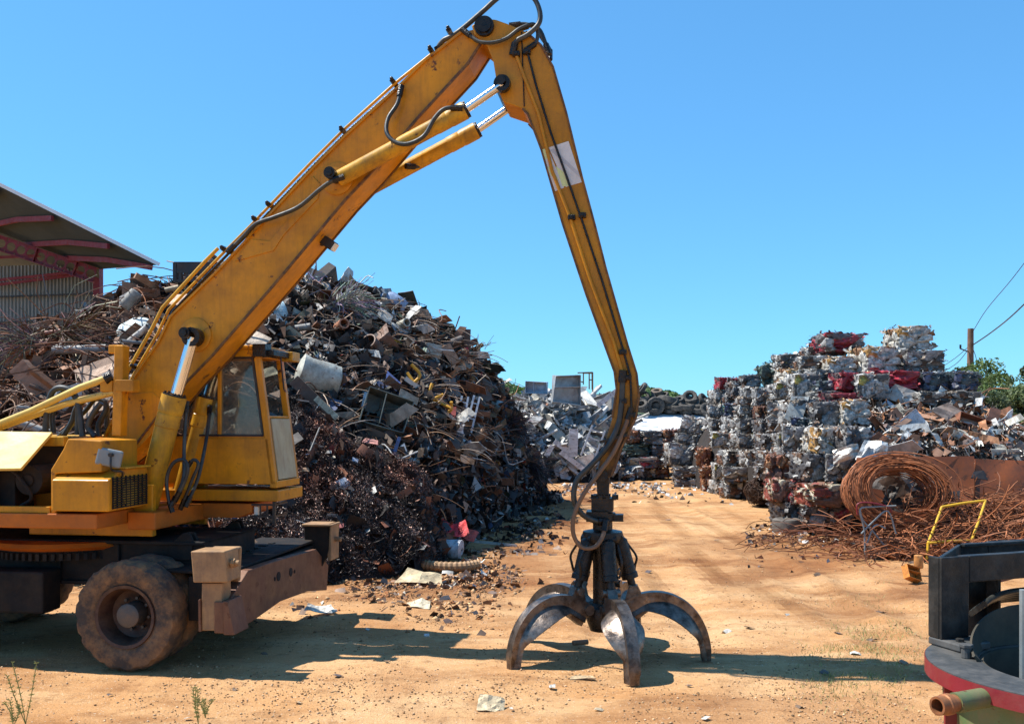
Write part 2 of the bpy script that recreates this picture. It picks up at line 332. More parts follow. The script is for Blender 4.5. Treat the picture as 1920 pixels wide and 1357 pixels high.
# ------------------------------------------------------------------ ground
def gz(x, y):
    fade = max(0, min(1, (60 - y) / 20)) * max(0, min(1, (y + 6) / 4))
    z = .05 * mnoise.noise(Vector((x*.25, y*.3, 1))) + .03 * mnoise.noise(Vector((x*.9, y*1.1, 4))) + max(0, min(1, (24-y)/10))*(.018 * mnoise.noise(Vector((x*3, y*3, 2))) + .010 * mnoise.noise(Vector((x*8, y*8, 7))))
    # wheel ruts running off into the yard
    for off in (-1.1, 0, 1.9, 2.7):
        cxr = 1.6 + off + .06*(y-9) + .5*math.sin(y*.12); d = abs(x - cxr)
        if d < .45 and y > 10: z += -.03*math.cos(d/.45*1.57) + (.018 if .28 < d else 0)
    return z * fade - .012
def build_ground():
    xs = np.concatenate([[-900,-300,-120,-60,-30], np.arange(-20, -9, .5), np.arange(-9, 9, .11), np.arange(9, 26, .5), [30,45,60,120,300,900]])
    ys = np.concatenate([[-200,-40,-10], np.arange(0, 5, .5), np.arange(5, 14, .08), np.arange(14, 45, .25), [48,55,70,100,200,500,1500]])
    V = np.array([[x, y, gz(x, y)] for y in ys for x in xs]); nx = len(xs)
    i, j = np.meshgrid(np.arange(len(ys)-1), np.arange(nx-1), indexing='ij'); a = (i*nx+j).ravel()
    Fq = np.stack([a, a+1, a+nx+1, a+nx], 1)
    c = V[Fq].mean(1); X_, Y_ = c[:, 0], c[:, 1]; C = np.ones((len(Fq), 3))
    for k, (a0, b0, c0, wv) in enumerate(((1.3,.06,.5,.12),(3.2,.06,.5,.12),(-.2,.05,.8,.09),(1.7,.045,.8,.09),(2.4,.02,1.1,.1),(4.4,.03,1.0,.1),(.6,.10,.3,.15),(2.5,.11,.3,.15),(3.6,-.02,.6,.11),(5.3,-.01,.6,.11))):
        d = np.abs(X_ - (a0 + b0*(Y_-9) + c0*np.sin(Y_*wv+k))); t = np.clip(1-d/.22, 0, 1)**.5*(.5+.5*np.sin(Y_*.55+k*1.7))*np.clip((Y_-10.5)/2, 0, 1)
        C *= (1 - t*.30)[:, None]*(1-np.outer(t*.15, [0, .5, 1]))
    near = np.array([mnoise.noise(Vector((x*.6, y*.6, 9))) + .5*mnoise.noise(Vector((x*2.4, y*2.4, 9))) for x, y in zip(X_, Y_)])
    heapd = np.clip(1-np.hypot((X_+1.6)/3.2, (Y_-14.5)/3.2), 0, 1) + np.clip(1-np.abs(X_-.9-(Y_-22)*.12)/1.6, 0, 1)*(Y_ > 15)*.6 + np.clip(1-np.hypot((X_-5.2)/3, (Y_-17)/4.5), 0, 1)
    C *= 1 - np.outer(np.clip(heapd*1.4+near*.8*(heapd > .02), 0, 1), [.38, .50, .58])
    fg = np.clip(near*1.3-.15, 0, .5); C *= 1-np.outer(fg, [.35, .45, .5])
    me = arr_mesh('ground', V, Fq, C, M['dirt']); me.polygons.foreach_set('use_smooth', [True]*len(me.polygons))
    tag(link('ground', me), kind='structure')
build_ground()

# hills far behind
def build_hills():
    mb = MB(); P = []
    sil = [(-2500,740),(-600,735),(300,730),(800,735),(930,722),(985,736),(1040,752),(1120,748),(1200,733),(1250,741),(1290,755),(1340,772),(1600,770),(1750,760),(1900,748),(2600,740),(4500,745)]
    def s(px):
        for a, b in zip(sil, sil[1:]):
            if a[0] <= px <= b[0]: t = (px-a[0])/(b[0]-a[0]); t = t*t*(3-2*t); return a[1]+(b[1]-a[1])*t
        return 745
    pxs = list(range(-2500, 4501, 50))
    g = []
    for t in (0, .25, .5, .75, 1.0, 1.3):
        row = []
        for px in pxs:
            D = 190 + 130*t; zt = CH + (HY - s(px) - 4)/F*320; row.append(Vector(((px-CX)/F*D, D, (zt*math.sin(min(t, 1)*math.pi/2)**1.3) - (1 if t == 0 else 0) - (t > 1)*8)))
        g.append(row)
    n = len(pxs)
    mb.add([p for r in g for p in r], [(i*n+j, i*n+j+1, (i+1)*n+j+1, (i+1)*n+j) for i in range(len(g)-1) for j in range(n-1)])
    tag(mb.build('hill', material('hill_ground', (.05,.075,.03), .95, var=.4, nscale=.05, bump=0), smooth=60), kind='structure')
    # wood on the hill: crowns as clumps of leaf faces
    V = []; Fq = []; C = []
    rs = np.random.RandomState(3)
    for _ in range(5200):
        px = rs.uniform(880, 1420) if rs.rand() < .8 else rs.uniform(1420, 2300); t = rs.uniform(.3, 1.0)**.6; D = 190+130*t
        z0 = (CH + (HY-s(px)-4)/F*320)*math.sin(t*math.pi/2)**1.3; r = rs.uniform(.7, 1.5); tone = rs.uniform(.6, 1.4)
        c = np.array([(px-CX)/F*D, D, z0 + r*.6])
        for k in range(18):
            d = rs.normal(size=3); d /= np.linalg.norm(d); p = c + d*r*np.array([1, 1, 1.15])*rs.uniform(.6, 1)
            a = rs.normal(size=3); a -= d*a.dot(d)*.7; a /= np.linalg.norm(a); b = np.cross(d, a); sz = r*.30; k0 = len(V)
            V += [p-a*sz-b*sz, p+a*sz-b*sz, p+a*sz+b*sz, p-a*sz+b*sz]; Fq.append([k0, k0+1, k0+2, k0+3]); C.append(np.array([.8, 1, .8])*tone*rs.uniform(.7, 1.2))
    tag(link('hill_wood', arr_mesh('hill_wood', np.array(V), np.array(Fq), np.array(C), M['leaf'])), 'distant green wood covering the low hill beyond the yard', 'wood', kind='stuff')
build_hills()

# ------------------------------------------------------------------ excavator
TH = R(8); OX, OY = -4.77, 10.35; ct, st = math.cos(TH), math.sin(TH)
def Lp(px, py, ly):      # point of the machine's own plane y=ly -> (x,z) in machine space
    dx, dz = (px-CX)/F, (HY-py)/F
    t = (ly + OX*st + OY*ct) / (dx*st + ct)
    x, y = t*dx - OX, t - OY
    return (x*ct - y*st, CH + t*dz)
def Mp(px, py, lx):      # plane x=lx -> (y,z)
    dx, dz = (px-CX)/F, (HY-py)/F
    t = (lx + OX*ct - OY*st) / (dx*ct - st)
    x, y = t*dx - OX, t - OY
    return (x*st + y*ct, CH + t*dz)
def L3(px, py, ly): x, z = Lp(px, py, ly); return Vector((x, ly, z))
EX = empty('excavator', (OX, OY, 0), 'yellow wheeled material handler with a long bent boom and open grab, standing on the dirt', 'excavator', rz=-TH)

# boom
bo = [(196,822),(253,706),(299,640),(321,594),(409,508),(462,452),(477,434),(589,315),(645,259),(751,161),(796,116),(868,60),(900,52),(905,78),(878,120),(783,223),(698,323),(645,379),(527,520),(400,666),(350,717),(294,784),(242,852),(222,868),(205,852)]
bl = [Lp(a, b, -.21) for a, b in bo]
mb = MB(); mb.prism(bl, -.21, .21)
boom = mb.build('boom', M['yellow'], EX, bevel=.012)
# welded lips along both edges of the near and far side plate
for sy in (-1, 1):
    for seq in (bo[0:12], bo[13:24]):
        mb = MB(); p = [Lp(a, b, -.21) for a, b in seq]
        for a, b in zip(p, p[1:]): mb.bar((a[0], sy*.222, a[1]), (b[0], sy*.222, b[1]), .03, .022)
        mb.build('weld_lip', M['lip'] if seq[0] == bo[13] else M['yellow'], boom)
mb = MB(); mb.prism([Lp(a, b, -.225) for a, b in ((440,490),(470,448),(505,452),(582,362),(586,330),(600,345),(596,372),(532,440),(512,470))], -.222, -.207); mb.build('reinforcing_plate', M['yellow'], boom, bevel=.004)
mb = MB(); mb.prism([Lp(a, b, -.225) for a, b in ((246,738),(285,735),(303,750),(312,782),(262,838),(240,852),(224,862),(204,828),(204,815))], -.224, -.207); mb.build('reinforcing_plate', M['yellow'], boom, bevel=.004)
for px, py, r in ((632,335,.17),(366,628,.18)):
    x, z = Lp(px, py, -.22)
    for s in (-1, 1):
        MB().lathe([(0.001,-.21*1),(r,-.21),(r,-.228),(r-.02,-.236),(.001,-.236)] if s < 0 else [(0.001,.21),(.001,.236),(r-.02,.236),(r,.228),(r,.21)], (x, 0, z), 'y', 32).build('pin_boss', M['yellow'], boom, smooth=40)
    MB().cyl((x, -.47, z), (x, .45, z), .06, 20).cyl((x, -.49, z), (x, -.45, z), .038, 6).build('pivot_pin', M['grease'], boom, smooth=40)

# hydraulic cylinders, mirrored about the machine's middle plane
def barrel(p0, p1, r, parent, mat, collar=True):
    p0, p1 = Vector(p0), Vector(p1); d = (p1-p0).normalized(); ln = (p1-p0).length; mb = MB()
    pr = [0, .02, ln-.34, ln-.33, ln-.20, ln-.195, ln-.16, ln-.155, ln]; rr = [r*.9, r, r, r*1.06, r*1.06, r*1.02, r*1.1, r*1.1, r*1.1] if collar else [r]*9
    mb.tube([p0+d*t for t in pr], rr, 24)
    o = mb.build('cylinder_barrel', mat, parent, smooth=35)
    g = MB(); q = d.orthogonal().normalized(); q2 = d.cross(q)
    for k in range(10):
        a = k*math.tau/10; c = p1 + (q*math.cos(a)+q2*math.sin(a))*r*.88; g.cyl(c, c+d*.03, .013, 6)
    g.cyl(p1, p1+d*.015, r*1.02, 24); g.build('gland_bolts', M['grease'], o)
    return o
for s in (-1, 1):
    y = s*.37
    a0, a1, a2, a3 = Lp(272,960,-.37), Lp(327,742,-.37), Lp(331,738,-.37), Lp(362,632,-.37)
    q = lambda p: (p[0], y, p[1])
    o = barrel(q(a0), q(a1), .118, EX, M['cylyellow'])
    MB().cyl(q(a2), q(a3), .062, 24).build('cylinder_rod', M['chrome'], o, smooth=40)
    MB().lathe([(.05,-.06),(.10,-.06),(.10,.06),(.05,.06)], q(a3), 'y', 24).build('rod_eye', M['grease'], o, smooth=40)
    MB().lathe([(.03,-.09),(.12,-.09),(.13,0),(.12,.09),(.03,.09)], q(a0), 'y', 20).build('cylinder_foot', M['orange'], o, smooth=40)
    y = s*.33
    b0, b1, b2, b3 = Lp(634,336,-.33), Lp(872,207,-.33), Lp(876,204,-.33), Lp(942,158,-.33)
    q = lambda p, y=y: (p[0], y, p[1])
    o = barrel(q(b0), q(b1), .082, EX, M['cylyellow'])
    MB().cyl(q(b2), q(b3), .042, 24).build('cylinder_rod', M['chrome'], o, smooth=40)
    MB().lathe([(.04,-.04),(.08,-.04),(.08,.04),(.04,.04)], q(b3), 'y', 24).build('rod_eye', M['grease'], o, smooth=40)
# hoses clipped to the arm cylinders
def hose(pts, r=.02, mat='rubber', name='hose', parent=None, n=8, ends=True):
    P = [L3(*p) for p in pts]; S = spline(P, 7); mb = MB(); mb.tube(S, r, n)
    o = mb.build(name, M[mat], parent or EX, smooth=60)
    if ends:
        for a, b in ((S[0], S[2]), (S[-1], S[-3])): d = (b-a).normalized(); MB().cyl(a-d*.03, a+d*.09, r*1.45, 8).build('hose_fitting', M['grease'], o)
    return o
hose([(752,166,-.26),(745,195,-.3),(728,222,-.34),(725,248,-.4),(740,266,-.44),(765,270,-.46),(795,255,-.46),(815,222,-.45),(835,204,-.44),(862,203,-.42)], .022)
hose([(430,470,-.24),(455,445,-.26),(480,420,-.3),(515,407,-.33),(560,388,-.36),(600,355,-.4),(622,340,-.44),(640,333,-.43)], .022)
hose([(765,312,.2),(785,312,.3),(810,302,.38),(835,275,.42),(850,262,.40)], .022)
hose([(826,103,-.1),(822,90,-.12),(832,76,-.15),(848,68,-.18),(870,52,-.2),(905,22,-.22),(940,-8,-.24),(975,-20,-.24),(1000,-4,-.24),(1012,22,-.25),(1010,45,-.26),(990,65,-.28),(968,78,-.28),(962,98,-.27)], .026)
hose([(870,58,-.25),(885,70,-.27),(900,79,-.29),(925,80,-.30),(950,72,-.29),(975,54,-.27),(1000,46,-.24),(1008,60,-.22),(1005,80,-.24),(990,92,-.27)], .02)
hose([(960,48,0),(985,46,.02),(1010,55,.03),(1022,80,.03),(1028,98,.02)], .022)
hose([(975,55,.15),(1000,50,.17),(1018,75,.17),(1030,92,.15),(1031,108,.12)], .02)
# arm with its lug
ar = [(884,48),(905,34),(930,37),(955,46),(986,60),(1015,86),(1037,126),(1062,212),(1091,331),(1115,420),(1136,503),(1177,647),(1194,701),(1198,742),(1192,783),(1165,840),(1146,893),(1130,900),(1119,886),(1132,837),(1148,783),(1156,730),(1152,697),(1099,552),(1055,420),(1015,281),(990,215),(980,204),(962,198),(944,192),(932,165),(929,141),(925,116),(912,84),(890,66)]
al = [Lp(a, b, -.24) for a, b in ar]
arm = MB().prism(al, -.24, .24).build('arm', M['armyellow'], EX, bevel=.012)
for sy in (-.246, .246):
    for seq in (ar[4:17], ar[20:28]):
        mb = MB(); p = [Lp(a, b, -.24) for a, b in seq]
        for a, b in zip(p, p[1:]): mb.bar((a[0], sy, a[1]), (b[0], sy, b[1]), .014, .02)
        mb.build('weld_lip', M['lip'], arm)
for px, py, r, rp in ((908,50,.10,.075),(942,158,.085,.052)):
    x, z = Lp(px, py, -.26)
    MB().lathe([(.02,-.30),(r,-.30),(r,.30),(.02,.30)] if py > 100 else [(.02,-.285),(r,-.285),(r,.285),(.02,.285)], (x,0,z), 'y', 28).cyl((x,-.39 if py > 100 else -.31,z), (x,.39 if py > 100 else .31,z), rp, 6 if py > 100 else 14).build('pivot_pin', M['grease'], arm, smooth=40)
# steel pipes along the arm side
def pipe(pts, r, mat, parent, name='hydraulic_pipe'):
    return MB().tube([L3(*p) for p in pts], r, 8).build(name, M[mat], parent, smooth=50)
pipe([(966,98,-.265),(985,150,-.265),(1010,215,-.265),(1035,320,-.265),(1068,405,-.265),(1105,520,-.265),(1150,640,-.265),(1168,700,-.265),(1167,735,-.265)], .017, 'armyellow', arm)
pipe([(989,98,-.265),(1005,160,-.265),(1033,250,-.265),(1062,330,-.265),(1090,410,-.265),(1130,530,-.265),(1168,655,-.265),(1182,705,-.265),(1184,765,-.265),(1178,800,-.265)], .012, 'grease', arm)
pipe([(978,60,-.25),(980,120,-.25),(983,200,-.25)], .006, 'grease', arm, 'seam_strip')
for px, py in ((968,102),(988,98),(1072,408),(1092,404),(1168,660),(1166,712),(1176,708),(1184,778),(1168,752)):
    p = L3(px, py, -.262); MB().box(p, (.075,.06,.05)).cyl(p+Vector((0,-.045,0)), p, .02, 6).build('pipe_clamp', M['grease'], arm, bevel=.006)
# reflective sticker in cut stripes
def stick(poly, mat): MB().prism([Lp(a, b, -.243) for a, b in poly], -.2475, -.2435).build('reflective_sticker', M[mat], arm)
stick([(1014,282),(1027,278),(1058,352),(1041,359)], 'stickw'); stick([(1029,277),(1066,265),(1091,342),(1061,351)], 'stickw')
for poly, m_ in (([(1016,281),(1027,278),(1033,300),(1021,298)], 'sticky'), ([(1026,312),(1035,316),(1048,338),(1033,330)], 'sticky'), ([(1031,282),(1038,279),(1085,323),(1087,333)], 'stickg'), ([(1042,312),(1056,322),(1066,349),(1055,350)], 'sticky')):
    MB().prism([Lp(a, b, -.243) for a, b in poly], -.249, -.2474).build('sticker_stripe', M[m_], arm)
# work light under the boom
p = L3(616, 456, .05)
wl = MB().box(p, (.16,.14,.10), Euler((0,R(35),0)).to_matrix()).bar(p, L3(600,458,.05), .04).build('work_light', M['black'], EX, bevel=.01)
MB().box(p + Euler((0,R(35),0)).to_matrix() @ Vector((.085,-.0,0)), (.012,.12,.085), Euler((0,R(35),0)).to_matrix()).build('lens', M['lamp'], wl)
# pipes along the top of the boom
top = [(228,752),(253,705),(296,632),(316,588),(420,480),(470,430),(589,306),(645,250),(745,160),(815,104)]
for off, ly, r in ((0,-.15,.016),(0,-.05,.016),(0,.06,.02),(0,.14,.02)):
    pts = []
    for i, (a, b) in enumerate(top):
        x, z = Lp(a, b, -.21); pts.append((x-.03, ly, z+.05))
    MB().tube(pts, r, 8).build('hydraulic_pipe', M['grease'] if ly > -.1 else M['cylyellow'], boom, smooth=50)
mb = MB()
a = [Lp(*p, -.21) for p in ((232,742),(262,688),(300,622),(320,582),(400,495),(425,470))]
mb.tube([(p[0]-.10, -.2, p[1]+.03) for p in a], .02, 8); mb.build('hydraulic_pipe', M['cylyellow'], boom, smooth=50)
for px, py in ((262,688),(428,470),(486,415),(512,388),(648,250),(742,160),(812,102),(846,66)):
    p = L3(px, py, -.05); MB().box(p, (.05,.30,.045), Euler((0,R(-45),0)).to_matrix()).cyl(p+Vector((0,-.18,.01)), p+Vector((0,-.14,.01)), .022, 6).build('pipe_clamp', M['grease'], boom, bevel=.01)

# link, rotator, grab
pb = L3(1131, 888, 0)
MB().cyl(pb+Vector((0,-.29,0)), pb+Vector((0,.29,0)), .06, 16).build('pivot_pin', M['grease'], arm, smooth=40)
gc = L3(1130, 1225, 0); GX = gc.x
mb = MB(); mb.prism([(pb.x-.07,pb.z+.06),(pb.x+.07,pb.z+.06),(pb.x+.055,1.62),(pb.x-.055,1.62)], -.1, -.04).prism([(pb.x-.07,pb.z+.06),(pb.x+.07,pb.z+.06),(pb.x+.055,1.62),(pb.x-.055,1.62)], .04, .1)
mb.build('hanger_link', M['grease'], EX, bevel=.01)
GR = MB()
GR.lathe([(.001,1.62),(.09,1.62),(.095,1.48),(.13,1.47),(.13,1.40),(.10,1.38),(.10,1.30),(.20,1.28),(.215,1.22),(.20,1.18),(.13,1.15),(.10,.95),(.10,.55),(.15,.50),(.17,.38),(.13,.27),(.001,.25)], (0,0,0), 'z', 24, closed=False)
GR.box((0,0,1.56), (.22,.24,.13)).box((.06,0,1.42), (.30,.12,.07)).box((-.05,-.03,1.44), (.22,.26,.10))
for k in range(10): q = k*math.tau/10; GR.box((.12*math.cos(q)+.02, .12*math.sin(q), 1.63), (.04,.04,.05))
grab = GR.build('grab', M['grease'], EX, smooth=35); grab.location = (GX, 0, 0)
BASE = 352
def tine_obj(k, src=None):
    ang = R(BASE - 72*k) + TH
    return ang
path = [(.16,.54),(.31,.63),(.48,.675),(.66,.665),(.83,.59),(.96,.465),(1.045,.31),(1.085,.14),(1.085,.0)]
ths = [.23,.22,.175,.145,.13,.12,.11,.095,.06]
def tine_mesh():
    P = [Vector((a, 0, b)) for a, b in path]; S = spline(P, 4); tt = np.interp(np.linspace(0, 8, len(S)), range(9), ths)
    mb = MB(); vs = []; W = .056
    for i, p in enumerate(S):
        t = (S[min(i+1, len(S)-1)] - S[max(i-1, 0)]).normalized(); n = Vector((t.z, 0, -t.x))  # inward
        if n.dot(Vector((.3, 0, 0)) - p) < 0: n = -n
        w_ = W*(1 if i < len(S)-3 else .8)
        vs += [p + Vector((0, -w_, 0)), p + Vector((0, w_, 0)), p + n*tt[i] + Vector((0, w_*.9, 0)), p + n*tt[i] + Vector((0, -w_*.9, 0))]
    m = len(S)
    fs = [(i*4+k, (i+1)*4+k, (i+1)*4+(k+1) % 4, i*4+(k+1) % 4) for i in range(m-1) for k in range(4)] + [(3,2,1,0), ((m-1)*4, (m-1)*4+1, (m-1)*4+2, (m-1)*4+3)]
    mb.add(vs, fs)
    # bent shell wings either side of the rib
    for s in (-1, 1):
        G = []
        for i, p in enumerate(S):
            t = (S[min(i+1, m-1)] - S[max(i-1, 0)]).normalized(); n = Vector((t.z, 0, -t.x))
            if n.dot(Vector((.3, 0, 0)) - p) < 0: n = -n
            u = i/(m-1); ww = .07 + .13*max(0, math.sin(min(1, max(0, (u-.18)/.62))*math.pi))**.8
            G.append([p + n*(tt[i]*.55 + .10*j/3*(ww-.05)/.2 + .05*(j/3)**2) + Vector((0, s*(.03 + (ww-.03)*j/3), 0)) for j in range(4)])
        mb.slab(G, .014)
    # knuckle at the root
    mb.cyl((.20,-.075,.50), (.20,.075,.50), .055, 14).cyl((.31,-.09,.70), (.31,.09,.70), .04, 12)
    mb.prism([(.22,.55),(.42,.60),(.35,.74),(.27,.74)], -.05, .05)
    return mb.mesh('tine', M['steel'], smooth=32)
tm = tine_mesh()
cm = MB(); c0, c1 = Vector((.165,0,1.21)), Vector((.31,0,.70)); d = (c1-c0).normalized()
cm.tube([c0, c0+d*.03, c0+d*.36, c0+d*.37, c0+d*.42], [.055,.078,.078,.086,.086], 18).cyl(c0+d*.42, c1, .04, 12).cyl(c0+Vector((0,-.085,0)), c0+Vector((0,.085,0)), .05, 12)
cm.tube(spline([c0+d*.05+Vector((.06,.09,0)), c0+d*.2+Vector((.12,.1,0)), c0+d*.3+Vector((.08,.1,0)), c0+d*.38+Vector((.05,.08,0))], 5), .013, 6)
cme = cm.mesh('grab_cylinder', M['grease'], smooth=35)
for k in range(5):
    for nm, me in (('tine', tm), ('grab_cylinder', cme)):
        o = link(nm, me, grab); o.rotation_euler = (0, 0, tine_obj(k))
# hoses to the grab
def LG(px, py, ly): return (px, py, ly)
hose([(1168,700,-.27),(1165,760,-.27),(1158,800,-.28),(1140,835,-.3),(1110,870,-.33),(1082,900,-.34),(1076,935,-.34),(1090,962,-.3),(1112,975,-.22),(1135,978,-.15)], .028)
hose([(1182,770,-.27),(1170,805,-.28),(1152,845,-.3),(1128,880,-.34),(1095,925,-.38),(1077,965,-.38),(1075,1000,-.36),(1090,1025,-.34),(1115,1025,-.3),(1130,1005,-.26),(1135,980,-.2)], .022, 'brownhose')
MB().box(L3(1150,822,-.26), (.28,.07,.03), Euler((0,R(-15),0)).to_matrix()).build('hose_clamp', M['grease'], arm)

# ---- superstructure
def box_l(mb, x0, x1, y0, y1, z0, z1, col=None): mb.box(((x0+x1)/2, (y0+y1)/2, (z0+z1)/2), (x1-x0, y1-y0, z1-z0), None, col)
NY = -1.25
X = lambda px, py, ly=NY: Lp(px, py, ly)[0]
Z = lambda py, ly=NY, px=120: Lp(px, py, ly)[1]
# deck
mb = MB(); x1 = X(181, 980, -1.28); box_l(mb, -3.0, x1, -1.28, 1.28, Z(991,-1.28), Z(963,-1.28)); deck = mb.build('deck', M['orange'], EX, bevel=.012)
mb = MB(); xe = X(305, 980, -.6); box_l(mb, x1+.005, xe, -.75, .75, Z(993,-.75,260), Z(960,-.75,260)); mb.build('deck_nose', M['orange'], EX, bevel=.012)
mb = MB(); box_l(mb, -.2, xe-.1, -.62, -.54, 1.22, 1.75); box_l(mb, -.2, xe-.1, .54, .62, 1.22, 1.75); box_l(mb, -.2, .3, -.5, .5, 1.3, 1.7); mb.build('boom_bracket', M['yellow'], EX, bevel=.01)
# open engine bay: floor, rear wall, uprights, motor pieces
zt = Z(870)
mb = MB(); xl = -3.0; xr0 = X(97, 900, NY)
box_l(mb, xl, xr0, -.62, -.58, Z(963), zt+.25); box_l(mb, xl, xl+.04, -1.2, -.62, Z(963), zt); mb.build('bay_wall', M['black'], EX)
mb = MB(); box_l(mb, xl, xr0-.02, NY, NY+.04, Z(962), Z(950)); mb.build('sill', M['yellow'], EX, bevel=.006)
mb = MB(); mb.prism([Lp(a, b, NY) for a, b in ((95,962),(95,880),(118,842),(127,822),(190,826),(190,885),(104,888),(104,962))], NY, -.6); mb.build('side_panel', M['yellow'], EX, bevel=.012)
e0 = Vector((X(60, 910, -1), -.95, Z(915)))
mb = MB(); mb.cyl(e0+Vector((0,-.1,.06)), e0+Vector((0,.25,.06)), .15, 20).cyl(e0+Vector((0,-.12,.06)), e0+Vector((0,-.1,.06)), .06, 12); mb.box(e0+Vector((-.55,.12,-.02)), (.7,.3,.42)).cyl(e0+Vector((-.4,-.1,.2)), e0+Vector((-.4,-.1,-.2)), .05, 10)
mb.tube(spline([e0+Vector((-.3,-.06,.2)), e0+Vector((-.1,-.14,.12)), e0+Vector((.05,-.13,-.1)), e0+Vector((-.1,-.08,-.2))]), .02, 8); mb.build('engine', M['chassis'], EX, bevel=.01)
# raised hood lid
a = L3(-110, 882, -1.27); b = L3(40, 880, -1.27); c = L3(99, 812, -.72); d_ = L3(-110, 808, -.72)
mb = MB(); mb.slab([[a, d_], [b, c]], .03); hood = mb.build('hood_lid', M['hood'], EX, bevel=.006)
mb = MB(); c2 = L3(119, 818, -.7); box_l(mb, -3.0, c2.x, -.70, .55, c2.z-.10, c2.z); mb.build('hood_top', M['cylyellow'], EX, bevel=.01)
mb = MB(); box_l(mb, -3.0, c2.x-.02, -.56, .5, Z(963), c2.z-.104); box_l(mb, -3.3, -1.9, -1.22, -.64, Z(963), Z(880)); mb.build('engine_housing', M['yellow'], EX, bevel=.01)
mb = MB(); box_l(mb, c2.x+.02, X(200,830,-.6), -.60, -.55, Z(885,-.6), Z(826,-.6)); box_l(mb, c2.x+.02, X(200,830,-.6), .4, .45, Z(885,-.6), Z(826,-.6)); mb.build('bulkhead', M['orange'], EX, bevel=.008)
# battery / filter box with chamfered top and louvred end
x0, x1b = X(104, 920), X(210, 920); zb, zc, zt2 = Z(957), Z(899), Z(886)
mb = MB(); vs = [(x0,NY-.06,zb),(x1b,NY-.06,zb),(x1b,NY-.06,zc),(x0,NY-.06,zc),(x0,-.60,zb),(x1b,-.60,zb),(x1b,-.60,zt2+.03),(x0,-.60,zt2+.03),(x0,NY+.16,zt2+.03),(x1b,NY+.16,zt2+.03)]
mb.add(vs, [(0,1,2,3),(4,7,6,5),(0,4,5,1),(3,2,9,8),(8,9,6,7),(0,3,8,7,4),(1,5,6,9,2)]); sb = mb.build('side_box', M['yellow'], EX, bevel=.012)
mb = MB()
for k in range(13): z = zb+.03 + (zc-zb-.02)*k/12; box_l(mb, x1b+.004, x1b+.022, NY, -.64, z-.006, z+.006)
for k in range(9): y = NY+(.61*k/8); box_l(mb, x1b+.002, x1b+.016, y-.004, y+.004, zb+.02, zc+.03)
mb.build('louvre', M['chassis'], sb)
mb = MB(); mb.lathe([(.001,x1b+.002),(.13,x1b+.002),(.13,x1b+.01),(.001,x1b+.01)], (0,-.95,(zb+zc)/2), 'x', 20); mb.build('vent_disc', M['cylyellow'], sb)
mb = MB(); box_l(mb, x1b-.5, x1b+.05, -1.1, -.62, zt2+.034, zt2+.05); mb.build('box_lid', M['cylyellow'], sb)
# mirror on a bent stalk
mp = L3(205, 858, -1.2); mr = Euler((0, R(12), R(20))).to_matrix()
mb = MB(); mb.box(mp, (.235,.05,.17), mr); mi = mb.build('mirror', M['mirror'], EX, bevel=.02)
mb = MB(); mb.tube(spline([mp+Vector((.04,-.04,.02)), mp+Vector((.045,-.05,-.08)), L3(212,882,-1.2), L3(228,884,-1.15), L3(230,892,-1.1)]), .011, 8).cyl(mp+Vector((.04,-.06,.03)), mp+Vector((.04,-.02,.03)), .02, 8); mb.build('stalk', M['black'], mi)
# yellow post and two long stay tubes
p = L3(229, 648, -.5); p2 = L3(225, 745, -.5)
mb = MB(); mb.bar(p, (p.x-.03,-.5,p2.z-.4), .13, .10, (1,0,0)); mb.box((p.x-.04,-.5,p.z-.04), (.16,.12,.09)); mb.box((p.x+.06,-.5,p.z-.42), (.2,.14,.13)).box((p.x-.15,-.5,p.z-.42), (.14,.10,.12)); mb.build('stay_post', M['yellow'], EX, bevel=.01)
for A in (((-60,818,-.62),(60,770,-.6),(150,727,-.55),(205,707,-.52)), ((-60,822,-.5),(30,790,-.5),(120,758,-.5),(215,735,-.5))):
    MB().tube([L3(*q) for q in A], .036, 12).build('stay_tube', M['hood'], EX, smooth=50)
MB().cyl(L3(196,711,-.55), L3(210,704,-.52), .06, 12).build('tube_knuckle', M['grease'], EX)
# black hoses rising between hood and boom
for A, r in ((((85,812,-.5),(88,770,-.5),(98,735,-.5),(118,727,-.5),(140,740,-.5),(150,780,-.5),(155,818,-.5)),.032), (((100,812,-.4),(98,775,-.4),(110,742,-.4),(128,733,-.4),(145,755,-.4),(146,815,-.4)),.03),
             (((120,815,-.3),(135,790,-.3),(145,762,-.3),(170,746,-.3),(195,752,-.3),(198,770,-.3),(185,795,-.3),(186,818,-.3)),.03), (((178,818,-.5),(165,800,-.5),(175,775,-.5),(190,755,-.5)),.03), (((110,818,-.2),(130,800,-.2),(160,770,-.2),(180,748,-.2),(200,760,-.2),(200,800,-.2)),.026)):
    hose(A, r, ends=False)
# hoses by the lift cylinders
hose([(350,757,-.25),(347,800,-.28),(345,850,-.34),(343,900,-.42),(322,945,-.5)], .02)
hose([(322,955,-.5),(315,930,-.5),(313,895,-.5),(325,868,-.5),(345,862,-.5),(352,880,-.5),(345,905,-.5),(330,935,-.5)], .019)
hose([(393,765,.25),(390,800,.1),(382,850,-.1),(370,900,-.2),(350,945,-.3)], .02)
hose([(340,950,-.3),(352,920,-.3),(362,895,-.3),(372,870,-.3),(362,862,-.3),(350,878,-.3)], .018)
# turntable
tz = .98
MB().lathe([(.001,1.16),(.95,1.16),(.98,1.12),(.9,1.08),(.001,1.08)], (0,0,0), 'z', 48).build('turntable', M['orange'], EX, smooth=40)
mb = MB(); mb.lathe([(.5,1.075),(.84,1.075),(.84,.98),(.5,.98)], (0,0,0), 'z', 48)
for k in range(72): q = k*math.tau/72; mb.box((.86*math.cos(q), .86*math.sin(q), 1.02), (.05,.035,.07), Euler((0,0,q)).to_matrix())
mb.build('slew_ring', M['chassis'], EX)
